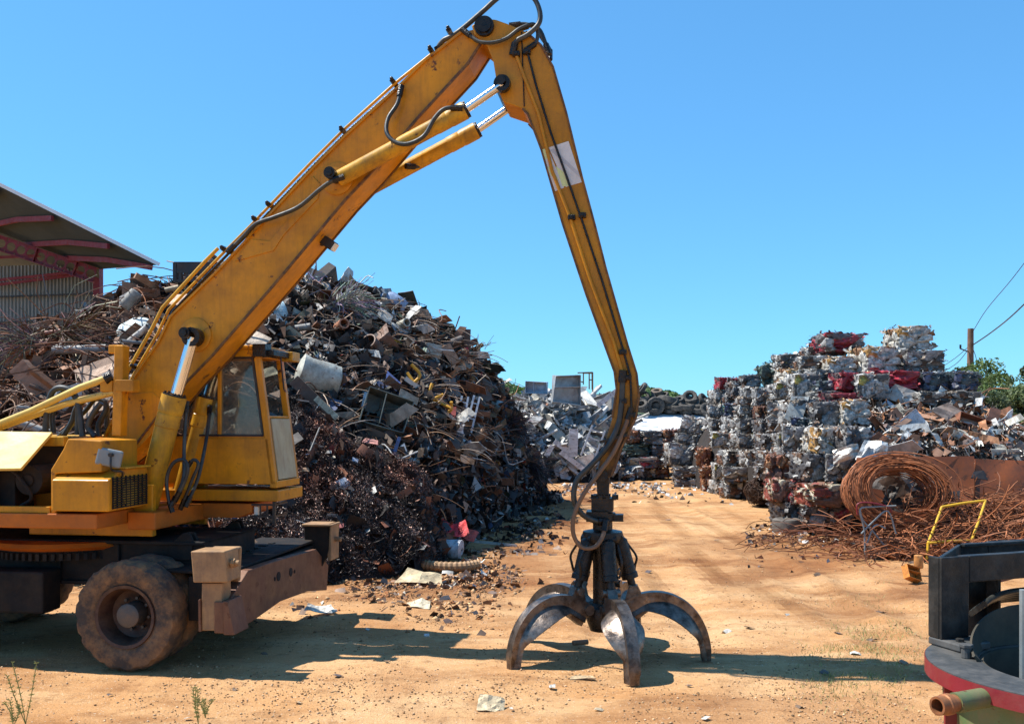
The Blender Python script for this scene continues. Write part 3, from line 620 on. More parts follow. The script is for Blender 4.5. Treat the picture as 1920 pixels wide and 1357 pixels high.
# ---- cab (behind the boom)
CN, CF = .28, .98
fb = Lp(518, 908, CN); ft = Lp(486, 662, CN); xb0 = fb[0]-1.35; zf = fb[1]; zr = ft[1]
wz = Lp(491, 822, CN)[1]                      # window sill
def fx(z): t = (z-zf)/(zr-zf); return fb[0] + (ft[0]-fb[0])*t
def cabbar(mb, a, b, w_=.07): mb.bar(a, b, w_, w_)
cb = MB()
for y0, y1 in ((CN, CN+.03), (CF-.03, CF)):
    cb.prism([(xb0,zf),(fx(zf)-.03,zf),(fx(wz)-.03,wz),(xb0,wz)], y0, y1)
cb.box(((xb0+fx(zf))/2-.02, (CN+CF)/2, zf+.02), (fx(zf)-xb0-.08, CF-CN-.02, .03)); cab = cb.build('cab', M['yellow'], EX, bevel=.006)
mb = MB()
for y in (CN+.035, CF-.035):
    cabbar(mb, (fx(zf)-.035,y,zf), (fx(zr)-.035,y,zr)); cabbar(mb, (xb0,y,zf), (xb0,y,zr)); mb.bar((xb0,y,zr), (fx(zr),y,zr), .07, .09)
    mb.bar((xb0,y,wz+.01), (fx(wz)-.05,y,wz+.01), .05, .04)
xm = Lp(411, 760, CN)[0]; mb.bar((xm,CN+.03,wz), (xm,CN+.03,zr), .045, .06)
for z, h in ((zf,.08), (zr-.0,.09)): mb.bar((fx(z)-.035,CN,z), (fx(z)-.035,CF,z), .08, h, (0,0,1))
zp = Lp(501, 785, CN)[1]
mb.bar((fx(zp)-.03,CN+.06,zp+.02), (fx(zp)-.03,CF-.06,zp+.02), .04, .03)
mb.build('cab_frame', M['yellow'], cab, bevel=.008)
mb = MB(); mb.slab([[Vector((fx(zf+.05)+.002, CN+.08, zf+.05)), Vector((fx(zp)+.002, CN+.08, zp))], [Vector((fx(zf+.05)+.002, CF-.08, zf+.05)), Vector((fx(zp)+.002, CF-.08, zp))]], .012); mb.build('lower_windscreen', M['panelgrey'], cab)
mb = MB(); mb.slab([[Vector((xm-.0, CN+.02, wz+.03)), Vector((xm, CN+.02, zr-.05))], [Vector((fx(wz)-.08, CN+.02, wz+.03)), Vector((fx(zr)-.075, CN+.02, zr-.05))]], .006)
mb.slab([[Vector((xb0+.04, CN+.02, wz+.03)), Vector((xb0+.04, CN+.02, zr-.05))], [Vector((xm-.03, CN+.02, wz+.03)), Vector((xm-.03, CN+.02, zr-.05))]], .006); mb.build('side_window', M['glass'], cab)
mb = MB(); s_ = .012
pw = [(xb0+.05,wz+.035),(fx(wz)-.085,wz+.035),(fx(zr)-.08,zr-.05),(xb0+.05,zr-.05)]
for a, b in zip(pw, pw[1:]+pw[:1]): mb.bar((a[0],CN-.002,a[1]), (b[0],CN-.002,b[1]), .012, .022)
mb.build('window_seal', M['black'], cab)
mb = MB(); mb.slab([[Vector((xb0+.05, CF-.02, wz+.03)), Vector((xb0+.05, CF-.02, zr-.05))], [Vector((fx(wz)-.08, CF-.02, wz+.03)), Vector((fx(zr)-.075, CF-.02, zr-.05))]], .006); mb.build('side_window', M['glass'], cab)
mb = MB(); box_l(mb, xb0-.05, fx(zr)+.03, CN-.03, CF+.03, zr+.045, zr+.09); mb.build('cab_roof', M['yellow'], cab, bevel=.015)
mb = MB(); box_l(mb, fx(zr)-.02, fx(zr)+.16, CN+.02, CF-.0, zr-.03, zr+.04); mb.build('roof_visor', M['grease'], cab, bevel=.01)
mb = MB(); box_l(mb, fx(zr)+.05, fx(zr)+.20, CF-.22, CF+.02, zr-.06, zr+.05); mb.build('roof_lamp', M['cylyellow'], cab, bevel=.01)
mb = MB(); box_l(mb, fx(zr)-.06, fx(zr)+.09, CN-.05, CN+.13, zr-.04, zr+.10); mb.tube([(fx(zr)+.14,CN+.25,zr+.04),(fx(zr)+.18,CN+.27,zr-.4)], .01, 6); mb.build('wiper_motor', M['grease'], cab, bevel=.01)
mb = MB(); box_l(mb, xb0+.1, xb0+.55, CN+.25, CN+.75, zf+.1, zf+.55); mb.box((xb0+.2,CN+.5,zf+.85), (.14,.48,.75), Euler((0,R(-8),0)).to_matrix()); mb.build('seat', M['black'], cab, bevel=.03)
mb = MB(); mb.tube([(fx(zf)-.35,CN+.5,zf),(fx(zf)-.28,CN+.5,zf+.75)], .025, 8).cyl((fx(zf)-.3,CN+.5,zf+.74), (fx(zf)-.28,CN+.5,zf+.78), .16, 16); mb.build('steering_wheel', M['black'], cab)
# cab plinth in two steps, headlamp cage
z1, z2 = Lp(515, 919, CN-.02)[1], Lp(515, 940, CN-.02)[1]
mb = MB(); box_l(mb, xb0-.1, fb[0]+.03, CN-.02, CF+.03, z2, z1); mb.build('cab_plinth', M['yellow'], cab, bevel=.01)
mb = MB(); z3, z4 = Lp(450, 944, CN)[1], Lp(450, 971, CN)[1]; xq, xq2 = Lp(470, 960, CN)[0], Lp(445, 960, CN)[0]
mb.prism([(xb0-.2,z3),(xq,z3),(xq,z4+.06),(xq2,z4),(xb0-.2,z4)], CN+.02, CF-.05); mb.build('step_box', M['orange'], cab, bevel=.008)
mb = MB(); x5 = Lp(512, 960, CN)[0]
for z in (z3-.01, z4+.02): mb.bar((xq,CN+.03,z), (x5,CN+.03,z), .02); mb.bar((x5,CN+.03,z), (x5,CN+.4,z), .02)
for x in (xq+.1, x5-.08, x5): mb.bar((x,CN+.03,z4+.01), (x,CN+.03,z3), .016)
mb.bar((x5,CN+.03,z4-.06), (x5,CN+.03,z3+.03), .03); mb.build('lamp_cage', M['black'], cab)
mb = MB(); mb.box((xq+.04,CN+.08,(z3+z4)/2), (.05,.06,.10)); mb.build('headlamp', M['lamp'], cab, bevel=.01)

# ---- undercarriage
zc0, zc1 = Lp(100, 1092, -.62)[1], Lp(100, 1010, -.62)[1]
mb = MB(); box_l(mb, -3.0, 1.75, -.62, .62, zc0, zc1); box_l(mb, -3.0, 1.75, -.66, .66, zc1-.035, zc1); box_l(mb, -3.0, 1.75, -.66, .66, zc0, zc0+.035)
for x in (-2.2,-1.4,-.6,.15,.8): box_l(mb, x, x+.03, -.655, .655, zc0+.04, zc1-.04)
mb.build('chassis', M['chassis'], EX, bevel=.008)
for y in (-.62, -.52, .52, .62):
    mb = MB(); q = [Lp(a, b, -.62) for a, b in ((318,1022),(345,998),(357,1000),(362,1012),(362,1050),(318,1050))]; mb.prism(q, y-.02, y+.02).build('outrigger_bracket', M['chassis'], EX, bevel=.008)
MB().box((-.45,-.82,.68), (1.3,.30,.42)).build('dark_filler_box', M['chassis'], EX, bevel=.02)  # made-up dark box, added so no light shows through under the chassis
MB().box((-.45,.82,.68), (1.3,.30,.42)).build('dark_filler_box', M['chassis'], EX, bevel=.02)  # matching added dark box on the far side
wc = Lp(236, 1152, -1.2); WR = .535
def wheel_obj():
    w0 = MB()
    w0.lathe([(.235,.02),(.262,-.10),(.275,-.135),(.305,-.14),(.31,-.12),(.305,.12),(.275,.14),(.235,.10)], (0,0,0), 'y', 40)
    w0.lathe([(.001,.09),(.18,.09),(.24,.05),(.245,.11),(.24,.13),(.001,.13)], (0,0,0), 'y', 32)
    return w0.mesh('wheel', M['rim'], smooth=35)
def tyre_mesh(Rr=WR, W=.15, ri=.30, lugs=True, mat=None, n=72, seed=1):
    rs = random.Random(seed); jit = [rs.uniform(-.006, .006) for _ in range(n*12)]
    prof = [(ri,-W*.75),(ri+.05,-W*.95),(Rr-.10,-W*1.02),(Rr-.035,-W*.92),(Rr-.008,-W*.70),(Rr,-W*.3),(Rr,W*.3),(Rr-.008,W*.70),(Rr-.035,W*.92),(Rr-.10,W*1.02),(ri+.05,W*.95),(ri,W*.75)]
    def wob(k, j):
        if 3 <= j <= 8 and lugs: return (-(.014 if j in (3, 4, 7, 8) else .006) if (k + (j > 5)*2) % 4 == 0 else 0) + jit[k*12+j]
        return jit[k*12+j]*.5
    return MB().lathe(prof, (0,0,0), 'y', n, wob=wob).mesh('tyre', mat or M['tyre'], smooth=30)
wm, tme = wheel_obj(), tyre_mesh()
hm = MB().lathe([(.001,-.09),(.10,-.09),(.115,-.08),(.12,.07),(.001,.07)], (0,0,0), 'y', 24)
for k in range(8): q = k*math.tau/8; hm.cyl((.155*math.cos(q),.03,.155*math.sin(q)), (.155*math.cos(q),.07,.155*math.sin(q)), .016, 6)
hm = hm.mesh('hub', M['hub'], smooth=35)
for x in (wc[0], wc[0]-2.6):
    MB().cyl((x,-.9,WR), (x,.9,WR), .12, 14).box((x,0,WR), (.3,.5,.3)).build('axle', M['chassis'], EX)
    for y in (-1.09, -.76, .76, 1.09):
        o = link('wheel', wm, EX); o.location = (x, y, WR-.012); o.rotation_euler = (0, U(0,3), 0 if y < 0 else math.pi)
        for nm, me in (('tyre', tme), ('hub', hm)):
            c = link(nm, me, o)
            if nm == 'hub' and abs(y) < 1: c.location = (0, .1, 0)
# dozer blade
LX = 2.25
def Bp(px, py, lx=LX): y, z = Mp(px, py, lx); return (y, z)
bp = [Bp(*q) for q in ((466,1069),(507,1054),(593,1029),(616,1059),(613,1106),(578,1108),(526,1127),(480,1160),(444,1182),(431,1187),(420,1187),(420,1128),(433,1122))]
mb = MB(); n = len(bp)
ar_ = sum(bp[i][0]*bp[(i+1) % n][1]-bp[(i+1) % n][0]*bp[i][1] for i in range(n))
if ar_ < 0: bp = bp[::-1]
mb.add([(LX, y, z) for y, z in bp] + [(LX-.10, y, z) for y, z in bp], [tuple(range(n)), tuple(range(2*n-1, n-1, -1))] + [(i, i+n, (i+1) % n+n, (i+1) % n) for i in range(n)])
blade = mb.build('blade', M['blade'], EX, bevel=.008)
mb = MB()
for px, py, r in ((522,1080,.05),(545,1072,.048),(515,1085,.022),(552,1071,.02)):
    y, z = Bp(px, py); mb.lathe([(.001,LX+.002),(r,LX+.002),(r,LX+.006),(.001,LX+.006)], (0,y,z), 'x', 18)
mb.build('painted_hole', material('hole_shade_black', (.004,.004,.004), .9, bump=0, var=0), blade)  # flat black discs on the blade paint the shade inside its holes
ys = sorted(b_[0] for b_ in bp)
mb = MB(); y0, y1 = ys[0]+.28, ys[-1]-.1; mb.slab([[Vector((LX-.10,y0,.92)), Vector((LX-.85,y0,.93))], [Vector((LX-.10,y1,.93)), Vector((LX-.85,y1,.93))]], .03); box_l(mb, LX-.5, LX-.1, y0, y1, .45, .88)
for y in (-.45, .45): mb.bar((1.5,y,.6), (LX-.1,y,.6), .14, .2)
for k in range(6): box_l(mb, LX-.55+.03*(k % 2), LX-.45, y0+.9+.22*k, y0+.98+.22*k, .935, .955)
mb.build('blade_support', M['chassis'], blade, bevel=.008)
# stabiliser legs with head plates
def stab(pxs, name='stabiliser_leg', ly0=-1.28, ly1=-.98, mat='pad'):
    o = MB(); o.prism([Lp(*q, ly0) for q in ((357,1033),(421,1033),(426,1092),(362,1092))], ly0, ly1)
    a = o.build(name, M[mat], EX, bevel=.012)
    q = MB().prism([Lp(*q, ly0+.05) for q in ((378,1093),(416,1093),(416,1182),(378,1182))], ly0+.05, ly1-.05).build('leg_post', M[mat], a, bevel=.008)
    q = MB().prism([Lp(*q, ly0+.03) for q in ((371,1125),(375,1122),(377,1184),(372,1184))], ly0+.03, ly1+.02); q.build('guide_plate', M['blade'], a, bevel=.006)
    q = MB().prism([Lp(*q_, ly0) for q_ in ((418,1127),(426,1127),(440,1190),(419,1190))], ly0, ly1+.02); q.build('guide_plate', M['blade'], a, bevel=.006)
    p = L3(430, 1055, (ly0+ly1)/2-.05); MB().cyl(p-Vector((.1,0,0)), p+Vector((.10,0,0)), .028, 10).cyl(p+Vector((.03,0,0)), p+Vector((.06,0,0)), .045, 8).build('retaining_pin', M['pad'], a, smooth=40)
    return a
s1 = stab(0)
MB().prism([Lp(*q, -.90) for q in ((398,1024),(452,1024),(449,1090),(404,1090))], -.92, -.86).build('head_plate', M['pad'], s1, bevel=.02)
# far one
f0 = [Lp(*q, 1.45) for q in ((570,985),(620,985),(618,1032),(603,1062),(572,1062))]
s2 = MB().prism(f0, 1.45, 1.5).build('stabiliser_leg', M['chassis'], EX, bevel=.01)
x5 = Lp(618,1010,1.45)[0]; zz = Lp(600,982,1.45)[1]
mb = MB(); box_l(mb, Lp(570,985,1.45)[0]-.02, x5+.04, 1.42, 1.75, zz-.03, zz); box_l(mb, x5-.03, x5+.02, 1.45, 1.75, zz-.45, zz); mb.cyl((x5,1.6,zz-.2), (x5+.1,1.6,zz-.2), .03, 10); mb.build('head_plate', M['pad'], s2, bevel=.01)

# ------------------------------------------------------------------ scrap kit: meshes shared by the copies
def frame(yaw, pitch, roll): return Euler((pitch, roll, yaw), 'XYZ')
def sheet_mesh(name, w_, h, nx, ny, bend, crum, seed, mat, th=.012, fold=0, flute=0):
    rs = random.Random(seed); G = []
    ox, oy = rs.uniform(0, 50), rs.uniform(0, 50); sk = rs.uniform(-.25, .25); tp = rs.uniform(.6, 1)
    for i in range(nx+1):
        row = []
        for j in range(ny+1):
            u, v = i/nx-.5, j/ny-.5
            x = u*w_*(1-(1-tp)*(v+.5)) + sk*v*h; z = v*h
            y = bend*(u*u*4)*w_*.25 + crum*(mnoise.noise(Vector((x*2.2/w_+ox, z*2.2/h, oy))) + .5*mnoise.noise(Vector((x*5/w_+ox, z*5/h, oy))))*w_*.5
            if fold: y += abs(u-.12)*fold*w_
            if flute: y += .03*math.sin(i*math.pi)*0 + (.012 if i % 2 else -.012)
            row.append(Vector((x, y, z)))
        G.append(row)
    return MB().slab(G, th).mesh(name, mat)
SH = [sheet_mesh('sheet', 1, U(.4,.9), 6, 5, U(-.8,.8), U(.15,.5), k, M['scrap'], fold=random.choice((0,0,.5,.9))) for k in range(10)]
SHM = [sheet_mesh('sheet', 1, U(.35,.8), 6, 5, U(-1,1), U(.2,.55), 30+k, M['scrapmetal'], fold=random.choice((0,.6,1.0))) for k in range(10)]
FLUTE = [sheet_mesh('corrugated_sheet', 1, .8, 18, 3, .1, .1, 60, M['scrap'], flute=1)]
FLAT = [sheet_mesh('panel', 1, h, 4, 3, .1, .06, 70+i, M['scrap'], th=.03) for i, h in enumerate((.45,.6,.8,.3))]
STRIP = [sheet_mesh('strip', 1, .16, 10, 1, U(-1.4,1.4), .25, 90+i, M['scrapmetal'] if i % 2 else M['scrap'], th=.01) for i in range(6)]
def bent_rod(seed, r=.008, k=5, amp=.12, n=5, mat=None):
    rs = random.Random(seed); p = [Vector((-.5+i/(k-1), rs.uniform(-amp, amp)*(0 < i < k-1), rs.uniform(-amp, amp)*(0 < i < k-1))) for i in range(k)]
    return MB().tube(spline(p, 3), r, n).mesh('rod', mat or M['scrap'], smooth=60)
RODS = [bent_rod(i, .007, 5, .05 if i < 4 else .16) for i in range(8)]
def pipe_mesh(r, th=.85, n=16):
    return MB().lathe([(r*th,-.5),(r,-.5),(r,.5),(r*th,.5)], (0,0,0), 'x', n).mesh('pipe', M['scrap'], smooth=40)
PIPES = [pipe_mesh(.045), pipe_mesh(.09), pipe_mesh(.16), pipe_mesh(.28, .72)]
def beam_mesh(kind):
    mb = MB()
    if kind == 'I': mb.box((0,0,.055), (1,.1,.012)).box((0,0,-.055), (1,.1,.012)).box((0,0,0), (1,.012,.098))
    elif kind == 'L': mb.box((0,0,0), (1,.012,.12)).box((0,.05,.058), (1,.088,.012))
    elif kind == 'C': mb.box((0,0,0), (1,.012,.16)).box((0,.045,.074), (1,.078,.012)).box((0,.045,-.074), (1,.078,.012))
    elif kind == 'plank': mb.box((0,0,0), (1,.03,.15))
    else: mb.box((0,0,0), (1,.09,.09))
    return mb.mesh('beam', M['scrap'])
BEAMS = [beam_mesh(k) for k in ('I','L','C','plank','sq')]
def tank_mesh(seed, cut=False):
    rs = random.Random(seed); o = rs.uniform(0, 9)
    def wob(k, j): return .07*mnoise.noise(Vector((k*.35+o, j*.8, o)))
    prof = [(.001,-.5),(.20,-.49),(.29,-.44),(.31,-.25),(.31,0),(.31,.25),(.29,.44),(.20,.49),(.001,.5)]
    if cut: prof = [(.24,-.45),(.31,-.44),(.31,-.2),(.32,.1),(.31,.25),(.29,.44),(.1,.49),(.08,.45),(.27,.4),(.28,.1),(.28,-.2)]
    return MB().lathe(prof, (0,0,0), 'x', 20, closed=cut, wob=wob).mesh('tank', M['scrap'], smooth=40)
TANKS = [tank_mesh(1), tank_mesh(2, True), tank_mesh(3)]
def openbox_mesh(seed):
    rs = random.Random(seed); mb = MB(); t = .02
    mb.box((0,.22,0), (1,t,.8)).box((-.5,0,0), (t,.42,.8)).box((.5,0,0), (t,.42,.8)).box((0,0,.4), (.98,.42,t)).box((0,0,-.4), (.98,.42,t))
    mb.box((-.1,-.05,0), (t,.34,.78)) if seed % 2 else mb.box((0,-.1,.05), (.96,.3,t))
    mb.v = [tuple(Vector(v) + .09*Vector((mnoise.noise(Vector(v)*1.7+Vector((seed,0,0))), mnoise.noise(Vector(v)*1.7+Vector((0,seed,5))), mnoise.noise(Vector(v)*1.7+Vector((9,0,seed)))))) for v in mb.v]
    return mb.mesh('cabinet', M['scrap'])
CABS = [openbox_mesh(k) for k in range(4)]
CABM = []
for m_ in CABS: c = m_.copy(); c.materials[0] = M['scrapmetal']; CABM.append(c)
SHELL = MB()
G = []
for i in range(13):
    row = []
    for j in range(9):
        u, v = i/12*2-1, j/8*2-1; row.append(Vector((u*.5, .22*(u*u+v*v*.8)+.05*mnoise.noise(Vector((u*2, v*2, 3))), v*.32*(1-.35*(u > 0)*u))))
    G.append(row)
SHELL = SHELL.slab(G, .012).mesh('dented_shell', M['scrap'], smooth=50)
TYRES = [tyre_mesh(.5, .17, .25, True, M['oldtyre'], 36, 5), tyre_mesh(.48, .14, .26, False, M['oldtyre'], 28, 6)]

count = {}
def put(name, me, pos, size, rot, col, label, cat, group=None):
    o = link(name, me); o.location = pos
    o.scale = size if isinstance(size, (tuple, list)) else (size,)*3
    o.rotation_euler = rot; o.color = (*col, 1); tag(o, label, cat, group); return o

# ------------------------------------------------------------------ the left heap
def interp(tab):
    xs = [t[0] for t in tab]; ys = [t[1] for t in tab]
    return lambda v: float(np.interp(v, xs, ys))
HD0 = interp([(-300,14.5),(0,13.6),(600,14.3),(800,15.4),(850,16.9),(900,19.6),(950,23.0),(1000,25.8),(1050,28.2)])
HD1 = interp([(-300,20),(300,20),(600,22.5),(850,24),(950,27.5),(1000,28.8),(1050,29.2)])
HSI = interp([(-300,700),(-100,680),(0,660),(60,622),(150,600),(250,560),(340,535),(420,520),(520,530),(600,535),(700,556),(780,588),(850,632),(900,680),(940,728),(975,790),(1000,870),(1020,925),(1050,947)])
def heap(px, D):
    d0, d1 = HD0(px), HD1(px); zc_ = max(.02, CH + (HY-HSI(px))/F*d1)
    t = (D-d0)/(d1-d0)
    if t <= 0: return -.05
    if t < 1: z = zc_*(t**.85)
    else: z = zc_*max(0, 1-((D-d1)/7)**2)
    x = (px-CX)/F*D
    b = .35*mnoise.noise(Vector((x*.8, D*.8, 3))) + .18*mnoise.noise(Vector((x*2.1, D*2.1, 5)))
    return z + b*min(1, t*2)*min(1, zc_/2)
def heap_hit(px, py):
    D = HD0(px)
    while D < HD1(px)+.8:
        z = heap(px, D)
        if HY - (z-CH)*F/D <= py: return Vector(((px-CX)/F*D, D, z))
        D += .06
    D = HD1(px); return at(px, py, D)
def mound(name, pxs, ts, fn, d0, d1, mat, label, cat, extra=7):
    P = []; 
    for px in pxs:
        for t in ts:
            D = d0(px) + (d1(px)-d0(px))*t if t <= 1 else d1(px) + (t-1)*extra
            P.append([(px-CX)/F*D, D, fn(px, D)])
    n = len(ts); i, j = np.meshgrid(np.arange(len(pxs)-1), np.arange(n-1), indexing='ij'); a = (i*n+j).ravel()
    Fq = np.stack([a, a+n, a+n+1, a+1], 1)
    return tag(link(name, arr_mesh(name, np.array(P), Fq, np.ones((len(Fq), 3)), mat)), label, cat, kind='stuff')
tsl = list(np.linspace(0, 1, 40)) + list(np.linspace(1.05, 2.0, 12))
mound('scrap_heap', list(range(-300, 1055, 8)), tsl, lambda p, D: heap(p, D)-.12, HD0, HD1, M['mound'], 'packed dark core of the tall scrap heap behind the excavator', 'scrap heap')

def rot_frames(n, rs, nrm=None, spread=1.0):
    a = rs.normal(size=(n, 3))
    if nrm is not None: a = a*spread + nrm*0
    a /= np.linalg.norm(a, axis=1)[:, None]; b = rs.normal(size=(n, 3)); b -= a*(a*b).sum(1)[:, None]; b /= np.linalg.norm(b, axis=1)[:, None]
    return a, b
def fragments(name, pts, pal, rs, label, cat, smin, smax, mat, thin=.25):
    n = len(pts); a, b = rot_frames(n, rs); c = np.cross(a, b)
    s = rs.uniform(smin, smax, n)[:, None]; ratio = np.where(rs.rand(n) < thin, rs.uniform(.04, .12, n), rs.uniform(.35, .9, n))[:, None]
    bend = rs.uniform(-.5, .5, n)[:, None]; A = a*s; B = b*s*ratio; K = c*s*bend
    P = pts
    V = np.stack([P-A-B*rs.uniform(.3,1.2,(n,1)), P-B+K*.6, P+A-B*rs.uniform(.3,1.2,(n,1))-K*.2, P+A*rs.uniform(.6,1.1,(n,1))+B, P+B*1.0+K*.6, P-A+B], 1).reshape(-1, 3)
    k = np.arange(n)*6; Fq = np.concatenate([np.stack([k, k+1, k+4, k+5], 1), np.stack([k+1, k+2, k+3, k+4], 1)])
    pa = np.array([p[:3] for p in pal]); wt = np.array([p[3] for p in pal]); wt = wt/wt.sum()
    C = pa[rs.choice(len(pal), n, p=wt)]*rs.uniform(.6, 1.25, (n, 1)); C = np.concatenate([C, C])
    return tag(link(name, arr_mesh(name, V, Fq, C, mat)), label, cat, kind='stuff')
rs = np.random.RandomState(11)
PALD = [(.035,.027,.025,6),(.09,.05,.035,3),(.14,.08,.055,1.6),(.22,.20,.18,1.6),(.45,.43,.40,.9),(.02,.02,.024,5),(.10,.12,.20,.25),(.30,.05,.04,.2),(.10,.14,.10,.3)]
PALB = [(.14,.08,.05,5),(.22,.12,.07,4),(.09,.055,.04,3),(.28,.22,.18,1),(.45,.42,.36,.4)]
def heap_pts(n, p0, p1, t0=0, t1=1.15, lift=.12, jit=.15):
    out = []
    while len(out) < n:
        px = rs.uniform(p0, p1); t = rs.uniform(t0, t1); D = HD0(px)+(HD1(px)-HD0(px))*t; z = heap(px, D)
        out.append(((px-CX)/F*D + rs.normal()*.03, D, z + rs.uniform(-.1, lift)))
    return np.array(out)
fragments('heap_fragments', heap_pts(26000, 300, 1045), PALD, rs, 'loose torn fragments covering the tall scrap heap', 'scrap', .03, .20, M['frag'], .55)
fragments('heap_fragments', heap_pts(7000, -250, 420), PALB, rs, 'loose rusty fragments on the heap left of the boom', 'scrap', .05, .26, M['frag'], .75)
fragments('heap_edge_fragments', heap_pts(3500, 780, 1045, 0, .5), PALD, rs, 'dark shredded scrap at the right foot of the tall heap', 'scrap', .04, .18, M['frag'], .5)

# individual pieces lying in the left heap
def surf_rot(px, D, fn=heap):
    x0 = fn(px-6, D); x1 = fn(px+6, D); y0 = fn(px, D-.25); y1 = fn(px, D+.25)
    return (x1-x0)/(12/F*D), (y1-y0)/.5
BROWN = [(.22,.09,.045),(.30,.13,.06),(.14,.07,.045),(.38,.22,.13),(.17,.10,.07)]
DARKS = [(.06,.05,.045),(.12,.09,.07),(.16,.08,.05),(.05,.065,.05),(.24,.19,.14),(.12,.10,.09)]
LIGHT = [(.50,.48,.44),(.42,.36,.28),(.62,.62,.60),(.36,.40,.42)]
BRIGHT = [(.06,.12,.35),(.45,.04,.03),(.55,.28,.03),(.15,.30,.22),(.30,.42,.55)]
def scatter(n, p0, p1, t0, t1, kinds, group_tail, fn=heap, d0=HD0, d1=HD1, lift=.08, smul=1.0):
    for _ in range(n):
        px = U(p0, p1); t = U(t0, t1)
        D = d0(px)+(d1(px)-d0(px))*t; z = fn(px, D); sx, sy = surf_rot(px, D, fn)
        kd, meshes, s0, s1, cols, mode = random.choices(kinds, [k[-1] for k in kinds])[0][:6]
        me = random.choice(meshes); s = U(s0, s1)*smul
        slope = math.atan(sy)
        if mode == 'flat': rot = (slope - math.pi/2*0 + U(-.7, .7) + math.pi/2*0, U(0, 6.28), U(-.8, .8))
        else: rot = (slope + U(-.5, .5), U(-.7, .7), U(-1.2, 1.2) if mode == 'long' else U(0, 6.28))
        sc = (s, s, s)
        if mode == 'long' and kd == 'rod': sc = (s, U(1.2, 2.4), U(1.2, 2.4))
        if kd == 'beam': sc = (s, U(.7, 1.3), U(.7, 1.3))
        if kd == 'pipe': q = U(.6, 1.2); sc = (s, q, q)
        cname = {'rod': 'thin rod', 'pipe': 'pipe', 'beam': 'steel section', 'sheet': 'bent sheet', 'panel': 'battered panel', 'strip': 'curled strip', 'cabinet': 'crushed box', 'tank': 'dented drum'}[kd]
        c = random.choice(cols); q = U(.7, 1.2)
        lum = sum(c)/3*q; hue = c[0]/(c[2]+.01)
        cw = 'blue' if c[2] > c[0]*1.4 else ('green' if c[1] > c[0]*1.3 else ('white' if lum > .48 else ('orange brown' if hue > 3.0 and lum > .12 else ('rust brown' if hue > 1.6 else ('pale grey' if lum > .28 else ('dark grey' if lum > .09 else 'nearly black'))))))
        lw = ('small ' if s < s0*smul+.25*(s1-s0)*smul else ('large ' if s > s0*smul+.75*(s1-s0)*smul else ''))
        pw = ['far left', 'centre left', 'centre right', 'far right'][min(3, int(4*(px-p0)/(p1-p0)))]
        hw = ['at foot', 'low down', 'high up', 'near crest'][max(0, min(3, int(4*(t-t0)/(t1-t0))))]
        put(kd, me, ((px-CX)/F*D, D, z+U(0, lift)), sc, rot, tuple(v*q for v in c), lw + cw + ' ' + cname + ' ' + hw + ', ' + pw + ' of ' + group_tail, {'rod':'rod','pipe':'pipe','beam':'beam','sheet':'sheet','panel':'panel','strip':'strip','cabinet':'box','tank':'drum'}[kd], (cname + 's' if not cname.endswith('x') else cname + 'es') + ' of ' + group_tail)
random.seed(21)
KL = [('rod', RODS, .9, 3.0, BROWN, 'long', 6), ('pipe', PIPES[:2], .5, 1.6, BROWN+LIGHT[:1]+[(.28,.27,.25)], 'long', 2.0), ('beam', BEAMS, .6, 2.2, BROWN, 'long', 2.2), ('sheet', SH, .3, .9, BROWN+LIGHT[:1], 'flat', 2.5), ('panel', FLAT, .35, .8, BROWN+LIGHT, 'flat', 1.2)]
KM = [('sheet', SH, .2, .75, DARKS*3+BROWN+LIGHT, 'flat', 3), ('rod', RODS, .5, 1.8, DARKS+BROWN+LIGHT, 'long', 2.6), ('beam', BEAMS[:4], .4, 1.3, DARKS+BROWN, 'long', 1.3), ('pipe', PIPES[:3], .25, .9, DARKS+BROWN, 'long', .7), ('panel', FLAT, .25, .6, DARKS*2+LIGHT+BRIGHT*2, 'flat', 2.2), ('strip', STRIP, .5, 1.4, DARKS+LIGHT+BROWN, 'long', 2.6), ('cabinet', CABS, .3, .65, DARKS+BROWN, 'x', .35), ('tank', TANKS, .3, .6, DARKS+BROWN, 'x', .35)]
scatter(300, -120, 400, .15, 1.05, KL, 'the heap by the boom foot')
scatter(400, 440, 940, .25, 1.05, KM, 'the heap behind the cab')
scatter(90, 800, 1010, .1, .9, KM, 'the shaded heap end', smul=.8)
scatter(60, 330, 900, .92, 1.04, KM, 'the tall heap crest', lift=.25)

# pieces one can tell apart in the left heap
def feat(name, me, px, py, wpx, col, label, cat, roll=0, yaw=0, pitch=0, sc=None, off=.55, D=None):
    if px < 400: off = .85
    h = heap_hit(px, py) if D is None else at(px, py, D)
    D = h.y - off; pos = at(px, py, D); s = wpx*D/F
    scv = (s, s, s) if sc is None else (s, s*sc[0], s*sc[1])
    m = Matrix.Rotation(yaw, 3, 'Z') @ Matrix.Rotation(pitch, 3, 'X') @ Matrix.Rotation(-roll, 3, 'Y')
    return put(name, me, pos, scv, m.to_euler(), col, label, cat)
feat('dented_shell', SHELL, 257, 606, 88, (.66,.74,.72), 'pale green dented car hood on the heap left of the boom', 'hood', R(-8), pitch=-.7, sc=(1,1.1))
feat('dented_shell', SHELL, 733, 560, 56, (.30,.40,.56), 'crumpled blue grey sheet metal shell on the heap crest', 'shell', R(-20), pitch=-.3)
feat('dented_shell', SHELL, 523, 577, 40, (.42,.58,.62), 'pale blue bent shell right beside the boom edge', 'shell', R(-60), pitch=-.4)
feat('tank', TANKS[0], 597, 706, 82, (.46,.45,.38), 'dented cream and green tank on the heap behind the cab', 'tank', R(-18), yaw=.4, sc=(1.15,1.25))
feat('tank', TANKS[2], 245, 562, 40, (.28,.27,.24), 'grey dented drum on the heap under the shed eave', 'drum', R(50), yaw=.2)
